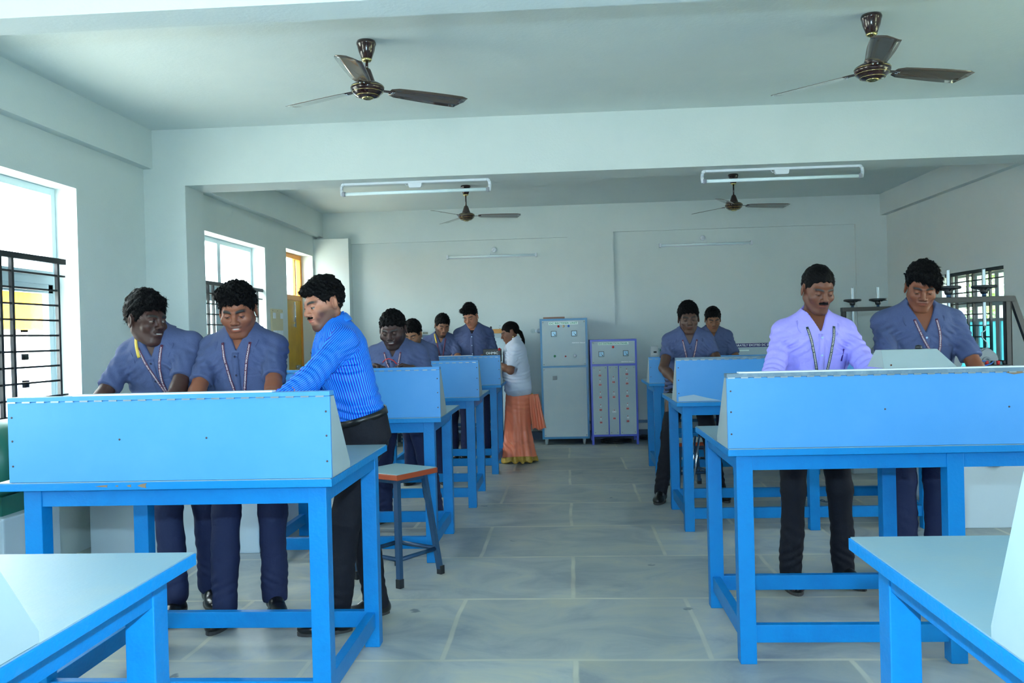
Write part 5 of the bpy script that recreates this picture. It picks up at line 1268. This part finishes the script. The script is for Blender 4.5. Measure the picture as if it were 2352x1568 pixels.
    # ---- trousers, belt, shoes
    if sp.get('trousers', M_NAVY):
        tm = sp.get('trousers', M_NAVY); wst = sp.get('waist', .045); lw = sp.get('legw', 1.0)
        FT = []
        for l in legs:
            FT += [(l['kn']+V3(0, .03, 0), (.5*l['sg'], .2, 1), .060, .0035, .07), (l['an']+V3(0, -.02, .07), (.7*l['sg'], .2, .8), .055, .0055, .075), ((l['kn']+l['an'])/2, (-.9*l['sg'], 0, .8), .09, .0030, .10), (l['hp']+V3(0, -.05, -.05), (l['sg'], 0, .5), .05, .004, .09)]
        def trf(P):
            Q = (P[0]-f32(O[0]), P[1]-f32(O[1]), P[2]-f32(O[2]))
            d = prof(Q, [-.16, -.10, 0, .06, .10], np.array([.10, .170, .168, .155, .150])*g, np.array([.07, .114, .116, .108, .10])*(g*.5+.5))
            Q2 = to(P, MT, O); d = smin(d, smax(prof(Q2, [-.08, 0, .10], np.array([.165, .164, .152])*g*s, np.array([.112, .114, .106])*(g*.5+.5)*s), Q2[2]-f32(wst*s), .004), .03)
            d = smax(d, Q2[2]-f32(wst*s), .004)
            for l in legs:
                ft = l['an']+V3(0, 0, -.035)
                c = smin(cap(P, l['hp']+V3(0, 0, -.03), l['kn'], .090*lw*g**.8, .069*lw), cap(P, l['kn'], ft, .069*lw, .062*lw), .03)
                d = smin(d, smax(c, f32(.045)-P[2], .006), .035)
            return d-folds(P, FT)-waves(P, 23, 4, .22, .0030)
        lo, hi = bbox([O+V3(0, 0, .05)]+[q for l in legs for q in (l['hp'], l['kn'], l['an'])], .13)
        a_, b_ = surface_nets(trf, lo, hi, .0085 if near else .0125); mesh_obj('trousers', a_, b_, tm, root)
        if tuck:
            bm = bmesh.new(); pts = []
            for i in range(28):
                t_ = 2*math.pi*i/28; pts.append(T(.1735*g*math.copysign(abs(math.cos(t_))**.87, math.cos(t_)), (.1265*(g*.5+.5))*math.copysign(abs(math.sin(t_))**.87, math.sin(t_)), wst-.012))
            up = Vector(MT@V3(0, 0, .016)); rs = [(bm.verts.new(Vector(p)-up), bm.verts.new(Vector(p)+up)) for p in pts]
            for i in range(28): a_, b2 = rs[i], rs[(i+1) % 28]; bm.faces.new((a_[0], b2[0], b2[1], a_[1]))
            c = put('belt', bm, M_BELT, root, True); c.modifiers.new('thickness', 'SOLIDIFY').thickness = .004
    for l in legs:
        R = rotm('z', l['yaw']); o = V3(l['an'][0], l['an'][1], 0); sandal = sp.get('sandal')
        def shoe(P, R=R, o=o):
            Q = to(P, R, o); sole_y = [-.185, -.17, -.11, -.04, .03, .06, .075]
            d = smin(ell(Q, (0, -.105, .030), (.047, .082, .036)), cap(Q, (0, .028, .045), (0, -.05, .052), .040, .036), .03)
            d = smin(d, cap(Q, (0, .01, .05), (0, .012, .10), .040, .040), .02)
            d = smin(d, ell(Q, (0, .03, .03), (.038, .042, .035)), .02)
            return smax(d, f32(.012)-Q[2], .003)
        lo, hi = bbox([o+V3(0, 0, .05), o+R@V3(0, -.15, .03), o+R@V3(0, .05, .05)], .06); lo[2] = -.01
        h_ = .005 if near else .007; a_, b_ = surface_nets(shoe, lo, hi, h_); so = mesh_obj('sandal' if sandal else 'shoe', a_, b_, sp.get('shoe', M_SHOE), root)
        bm = bmesh.new(); n = 22; ring = []
        for i in range(n):
            t_ = 2*math.pi*i/n; y = -.058-.128*math.cos(t_) if True else 0; w_ = .047*math.sin(t_)*(1-.12*(y > -.03)); ring.append(Vector(o+R@V3(w_, y, 0)))
        prism(bm, ring, (0, 0, .018)); put('sole', bm, M_SOLE, so)
        if sandal:
            for k_ in (-1, 1):
                bm = bmesh.new(); 
                lathe(bm, [(.0001, .012), (.006, .010), (.009, 0), (.006, -.010), (.0001, -.012)], (0, 0, 0), 10, 'y'); bm.transform(Matrix.Translation(Vector(o+R@V3(k_*.022-.003, -.180, .034)))); put('toe', bm, mat('toe_skin', (sp['skin'][0]*1.1, sp['skin'][1]*1.1, sp['skin'][2]*1.1, 1), .5), so, True)
    return root, dict(T=T, O=O, MT=MT, HC=HC, MH=MH, arms=arms, legs=legs, onchest=onchest)
def SK(r, g, b): return srgb(r, g, b)
def ww(sp, p):
    """a world point in the figure's own coordinates"""
    t = math.radians(sp.get('th', 0)); dx, dy = p[0]-sp['at'][0], p[1]-sp['at'][1]
    return (math.cos(t)*dx+math.sin(t)*dy, -math.sin(t)*dx+math.cos(t)*dy, p[2])
def make(sp):
    for k in ('hl', 'hr'):
        if 'ww' in sp[k]: sp[k]['w'] = ww(sp, sp[k]['ww'])
    return person(sp)
ONT = dict(d=(0, -1, -.12), n=(0, -.1, -1), curl=.55)
P = {}
P['p1'] = dict(at=(-2.00, 4.42), th=4, H=1.70, hip=.985, lean=23, side=-7, girth=1.08, skin=SK(66, 40, 35), hyaw=60, hpitch=4, htilt=2, hoff=(-.035, -.02, -.035), hscale=1.05,
    label='person in slate-blue shirt leaning at far left, head turned sideways, yellow at the collar',
    hl=dict(w=(.10, -.60, .945), **ONT), hr=dict(w=(-.33, -.50, .945), pole=(-.4, .8, -.6), **ONT), fl=(.085, .10, 25), fr=(.0, -.16, 0),
    head=dict(seed=3, jaw=1.25, smile=.4, top=.040, hair=.013, curl=.026, camp=.0035, eye=.45, gaze=-.002, mouth=.0032, teeth=1, mous=.45, look=.0025, tuft=[((0, -.062, .098), (.052, .034, .026))], lock=.018, brow=1.1),
    lanyard=M_LANY, lan=dict(x=.070, z0=.44, z1=.17, x1=.035, yellow=-1, bow=.03), trousers=M_NAVY)
P['p2'] = dict(at=(-1.62, 4.36), th=3, hip=.957, H=1.71, lean=12, girth=1.08, skin=SK(134, 80, 58), hyaw=5, hpitch=20, htilt=-3, hscale=1.04,
    label='person in slate-blue shirt with curly hair and maroon neck ribbon, beside the striped shirt',
    hl=dict(w=(.24, -.56, .945), **ONT), hr=dict(w=(-.17, -.50, .945), **ONT), fl=(.095, .02, 22), fr=(-.10, -.18, -4),
    head=dict(seed=8, smile=.35, top=.030, hair=.014, curl=.020, camp=.0050, eye=.35, gaze=-.004, mouth=.0042, teeth=1, mous=.55, beard=.18, brow=1.35, fat=.003, jaw=1.35, wide=1.03, tuft=[((-.05, -.02, .10), (.04, .05, .03))], lock=.014),
    lanyard=M_LANY, lan=dict(x=.078, z0=.43, z1=.10, x1=.012, bow=.0), trousers=M_NAVY, btn=M_BTN)
P['p3'] = dict(at=(-1.005, 4.20), th=-68, H=1.75, lean=15, girth=1.06, skin=SK(176, 118, 94), hyaw=24, hpitch=14, htilt=-4, tuck=True, hem=.038, waist=.05, sleeve='long',
    label='person in bright blue striped long-sleeved shirt and black trousers, reaching over the near left bench',
    hl=dict(ww=(-1.32, 3.66, 1.07), pole=(.5, .4, -.8), d=(.2, -1, -.5), n=(0, -.3, -1), curl=.5), hr=dict(w=(-.16, -.46, 1.00), **ONT), fl=(.10, -.16, -6), fr=(-.08, .06, 10),
    shirt=M_STRIPE, stripe=True, shirt_name='striped_shirt', pocket=False, pen=False,
    head=dict(seed=5, top=.030, hair=.012, curl=.030, camp=.0040, eye=.8, gaze=-.003, brow=1.1, beard=.7, mtache=1.1, nose=1.1, hl=.004, tuft=[((-.0, -.070, .085), (.050, .030, .026))], lock=.014, flow=(0, -.8, -.2)),
    trousers=M_DARK, shoe=M_SHOE)
P['p4'] = dict(at=(-1.25, 6.52), th=-4, H=1.63, lean=18, girth=1.28, belly=.03, near=True, skin=SK(66, 44, 42), hyaw=0, hpitch=20, htilt=-2, hscale=1.12, sw=.175,
    label='heavy-set smiling person in slate-blue shirt holding a red wire, just right of the striped shirt',
    hl=dict(ww=(-1.09, 6.12, 1.165), pole=(.45, .5, -.9), d=(-.85, -.25, .18), n=(-.2, -.5, -1), curl=.9), hr=dict(ww=(-1.41, 6.12, 1.165), pole=(-.45, .5, -.9), d=(.85, -.25, .25), n=(.2, -.5, -1), curl=.9),
    fl=(.24, .0, 18), fr=(-.16, 0, -10),
    head=dict(seed=12, jaw=1.35, smile=1, top=.020, hair=.010, curl=.020, camp=.0030, eye=.1, gaze=-.005, mouth=.0040, teeth=1, beard=.55, mous=.5, fat=.006, wide=1.04, lock=.010),
    lanyard=M_LANY, lan=dict(x=.075, z0=.43, z1=.16, x1=.03), trousers=M_NAVY, sandal=True)
P['p5'] = dict(at=(-1.395, 8.22), th=-3, H=1.63, lean=24, near=False, skin=SK(150, 104, 76), hyaw=-6, hpitch=25,
    label='person in slate-blue shirt looking down, mostly hidden behind the heavy-set smiling one',
    hl=dict(w=(.2, -.5, .95), **ONT), hr=dict(w=(-.2, -.5, .95), **ONT), fl=(.20, .0, 20), fr=(-.10, 0, -8),
    head=dict(seed=15, top=.028, eye=.3, beard=.35, mous=.4, camp=.004), trousers=M_NAVY)
P['p6'] = dict(at=(-1.415, 9.86), th=6, H=1.70, lean=15, near=False, girth=.98, skin=SK(140, 96, 74), hyaw=18, hpitch=20, htilt=4,
    label='bearded person in slate-blue shirt with yellow at the collar, left of the tall one',
    hl=dict(w=(.2, -.5, .97), **ONT), hr=dict(w=(-.2, -.5, .97), **ONT), fl=(.1, .0, 10), fr=(-.10, 0, -8),
    head=dict(seed=17, top=.030, hair=.012, eye=.2, beard=.8, mous=.4, camp=.003, curl=.02), lanyard=M_LANY, lan=dict(x=.062, z0=.44, z1=.12, yellow=-1), trousers=M_NAVY)
P['p7'] = dict(at=(-1.04, 9.84), th=-2, H=1.79, lean=8, near=False, skin=SK(158, 104, 80), hyaw=-14, hpitch=20, htilt=-6,
    label='tall person with high hair, standing between the bearded one and the woman in white',
    hl=dict(ww=(-.85, 9.52, 1.15), pole=(.3, .6, -.8), d=(-.9, -.3, .1), n=(0, -.4, -1), curl=.8), hr=dict(w=(-.2, -.38, 1.0), **ONT), fl=(.1, .0, 10), fr=(-.12, 0, -8), pocket=False,
    head=dict(seed=19, top=.052, hair=.006, eye=.3, mous=.2, camp=.005, curl=.022, tuft=[((-.030, -.055, .105), (.055, .040, .030))], lock=.02, flow=(-.6, -.4, -.1)), undershirt=M_DARK, trousers=M_NAVY, btn=M_BTNL)
P['p9'] = dict(at=(.99, 7.26), th=-2, H=1.70, lean=25, near=True, skin=SK(80, 54, 44), hyaw=0, hpitch=10, htilt=-2,
    sl=.62, sw=.145, label='person in slate-blue shirt reaching down with both arms behind the console with torn laminate',
    hl=dict(ww=(1.10, 6.70, 1.03), pole=(.5, .3, -.3), d=(-.3, -.6, -.7), n=(-.5, 0, -1), curl=.5), hr=dict(ww=(.85, 6.74, .97), pole=(-.5, .2, -.2), d=(.2, -.5, -.8), n=(.5, 0, -1), curl=.5),
    fl=(.24, -.05, 12), fr=(-.25, -.12, -14), legw=.86,
    head=dict(seed=22, top=.030, hair=.010, eye=.12, mous=.25, camp=.003, curl=.016, tuft=[((0, -.060, .100), (.055, .036, .026))], jaw=1.1), lanyard=M_LANY, lan=dict(x=.066, z0=.43, z1=.12), pocket=False, trousers=M_DARK)
P['p10'] = dict(at=(1.56, 9.50), th=0, H=1.68, lean=12, near=False, skin=SK(128, 86, 62), hyaw=0, hpitch=20,
    label='person whose lowered face and shoulder show behind the reaching student on the right',
    hl=dict(w=(.24, -.40, .97), **ONT), hr=dict(w=(-.2, -.42, .97), **ONT), fl=(.1, .0, 10), fr=(-.10, 0, -8),
    head=dict(seed=25, top=.026, eye=.2, mous=.3, camp=.003), trousers=M_NAVY)
P['p11'] = dict(at=(1.32, 4.80), th=2, H=1.73, lean=9, skin=SK(108, 64, 46), hyaw=6, hpitch=20, htilt=2, hoff=(0, 0, .035), sleeve='long', girth=1.05, tuck=True, hem=.038, waist=.05,
    label='moustached person in lilac long-sleeved shirt with green neck ribbon, a pen in the pocket',
    hl=dict(w=(.26, -.40, .96), pole=(.8, .5, -.4), d=(-.2, -1, -.1), n=(0, -.1, -1), curl=.5), hr=dict(w=(-.26, -.38, .96), pole=(-.8, .5, -.4), d=(.2, -1, -.1), n=(0, -.1, -1), curl=.5),
    fl=(.15, .0, 14), fr=(-.155, -.06, -4), sandal=True, legw=.92,
    head=dict(seed=28, jaw=1.2, top=.018, hair=.006, eye=.12, gaze=-.005, brow=1.0, beard=.22, mtache=1.25, camp=.0015, hl=.010, lock=.009, locks=2400, flow=(.8, -.2, -.2), neck=1),
    shirt=M_LILAC, btn=M_BTNL, pen=True, lanyard=M_LANG, lan=dict(x=.080, z0=.42, z1=.10, x1=.008, bow=0), trousers=M_DARK)
P['p12'] = dict(at=(1.93, 4.98), th=-4, H=1.78, lean=13, girth=1.0, skin=SK(124, 72, 50), hyaw=-12, hpitch=22, htilt=5, sw=.172,
    label='person in slate-blue shirt with thick swept fringe, beside the lilac shirt at the right bench',
    hl=dict(w=(.25, -.42, .97), pole=(.45, .5, -.6), d=(-.4, -1, -.2), n=(0, -.1, -1), curl=.5), hr=dict(w=(-.22, -.46, .97), pole=(-1, .3, -.3), d=(.2, -1, -.1), n=(0, -.1, -1), curl=.5),
    fl=(.10, .0, 10), fr=(-.06, 0, -8),
    head=dict(seed=31, top=.036, hair=.017, eye=.2, gaze=-.004, mous=.25, brow=1.1, camp=.005, curl=.03, nose=1.15, jaw=1.15, hl=-.004, tuft=[((.035, -.066, .072), (.040, .032, .030)), ((-.01, -.07, .095), (.055, .035, .028)), ((.066, -.02, .05), (.022, .05, .04))], lock=.018, part=-.32, flow=(.7, -.5, -.5)),
    lanyard=M_LANY, lan=dict(x=.062, z0=.42, z1=.24, x1=.055, bow=-.02), trousers=M_NAVY, btn=M_BTNL, zv=.375)

# the woman in the white coat over a sari
M_SARI = mat('orange_silk', srgb(232, 128, 96), .38, noise=(26, srgb(222, 178, 120), .9, .60))
M_GOLD = mat('gold_border', srgb(176, 140, 52), .45, noise=(60, srgb(214, 186, 96), .8, .5), metal=.2)
LADY = dict(legr=.4, at=(-.53, 9.46), th=-84, H=1.575, lean=5, girth=1.12, flare=3.0, belly=.02, near=True, sw=.150, skin=SK(118, 78, 62), hyaw=6, hpitch=18, hscale=.98,
    label='woman in white coat and orange sari with gold border, facing the bench in profile',
    hl=dict(ww=(-.78, 9.33, 1.11), pole=(.6, .9, -.6), d=(0, -1, .05), n=(-1, 0, -.4), curl=.6), hr=dict(ww=(-.78, 9.55, 1.09), pole=(-.1, 1, -.8), d=(.1, -1, .05), n=(1, 0, -.4), curl=.6),
    fl=(.06, .02, 4), fr=(-.08, -.05, -4), sandal=True, shirt=M_WHITECOAT, shirt_name='white_coat', hem=-.15, sl=.82, zv=.34, pocket=False, buttons=False, btn=M_BTNL, trousers=None, neck=.84,
    head=dict(seed=41, top=.010, hair=.007, eye=.1, brow=.7, jaw=.9, camp=.0008, curl=.05, lock=.008, nose=.9, wide=.95, hl=-.002, flow=(0, .9, -.3), tail=[(0, .085, .0), (0, .112, -.035), (.004, .114, -.075), (-.002, .112, -.115), (.003, .108, -.150), (0, .104, -.175)]))
P['p8'] = LADY
def lady_extras(root, J):
    def pr(P, off=0):
        ph = np.arctan2(P[1]-f32(.0), P[0]); z = P[2]
        k = np.clip((.80-z)/.75, 0, 1)
        d = prof(P, [.022, .10, .35, .60, .80, .88], np.array([.185, .180, .150, .160, .165, .15]), np.array([.205, .185, .145, .140, .135, .12]), [-.02, -.02, -.02, -.01, -.0, 0], 2.1)
        return d-f32(off)-(np.sin(ph*f32(11)+f32(4)*z+f32(1.5)*np.sin(ph*3))*f32(.010)*k)-folds(P, [(V3(0, 0, .62), (.2, .3, 1), .07, .006, .16), (V3(.05, -.05, .2), (.6, .5, .4), .06, .006, .2)])
    a, b = surface_nets(lambda P: pr(P), (-.27, -.30, -.0), (.27, .28, .92), .009); sk = mesh_obj('sari_skirt', a, b, M_SARI, root)
    a, b = surface_nets(lambda P: np.maximum(pr(P, .005), P[2]-f32(.078)+f32(.012)*np.sin(P[0]*f32(22))), (-.28, -.31, -.0), (.28, .29, .12), .009); mesh_obj('gold_border', a, b, M_GOLD, sk)
    # loose end of the sari hanging behind
    def sheet(nm, x0, x1, y0, y1, zt, zb_, m, folds_, wid):
        bm = bmesh.new(); R = []
        for i in range(19):
            t = i/18; row = []
            for j in range(15):
                u = j/14; sp_ = 1+wid*t
                y = y0+(y1-y0)*u*sp_+.035*t; x = x0+(x1-x0)*u+.016*math.sin(u*folds_*6.28+t*1.5)*(0.4+t)
                row.append(bm.verts.new((x, y, zt+(zb_-zt)*t+.012*math.sin(u*9)*t)))
            R.append(row)
        for A, B in zip(R, R[1:]):
            for j in range(14): bm.faces.new((A[j], B[j], B[j+1], A[j+1]))
        o = put(nm, bm, m, root, True); o.modifiers.new('thickness', 'SOLIDIFY').thickness = .003; return o
    sheet('sari_end', .10, .06, .10, .215, .74, .36, M_SARI, 2.5, .35)
    sheet('sari_end_lining', .02, -.05, .085, .16, .74, .40, M_GOLD, 2.0, .2)
    if 0: sheet('sari_end_border', .062, .060, .135, .290, .366, .345, mat('dark_green_border', srgb(60, 66, 44), .6), 2.5, 0)
    bm = bmesh.new(); H_ = J['HC']+J['MH']@V3(.082, .008, -.042); lathe(bm, [(.0001, .008), (.006, .004), (.007, -.002), (.005, -.012), (.0001, -.014)], tuple(H_), 12); put('earring', bm, M_BRASS, root)
    # blouse showing at the open neck
    T = J['T']; bm = bmesh.new(); prism(bm, [T(-.030, -.094, .43), T(.030, -.094, .43), T(.004, -.122, .335)], tuple(J['MT']@V3(0, .006, 0))); put('blouse', bm, mat('purple_blouse', srgb(60, 40, 130), .6), root)
import time as _t
BUILT = {}
for k_, sp_ in P.items():
    t0_ = _t.time(); BUILT[k_] = make(sp_); print('figure', k_, round(_t.time()-t0_, 2))
lady_extras(*BUILT['p8'])
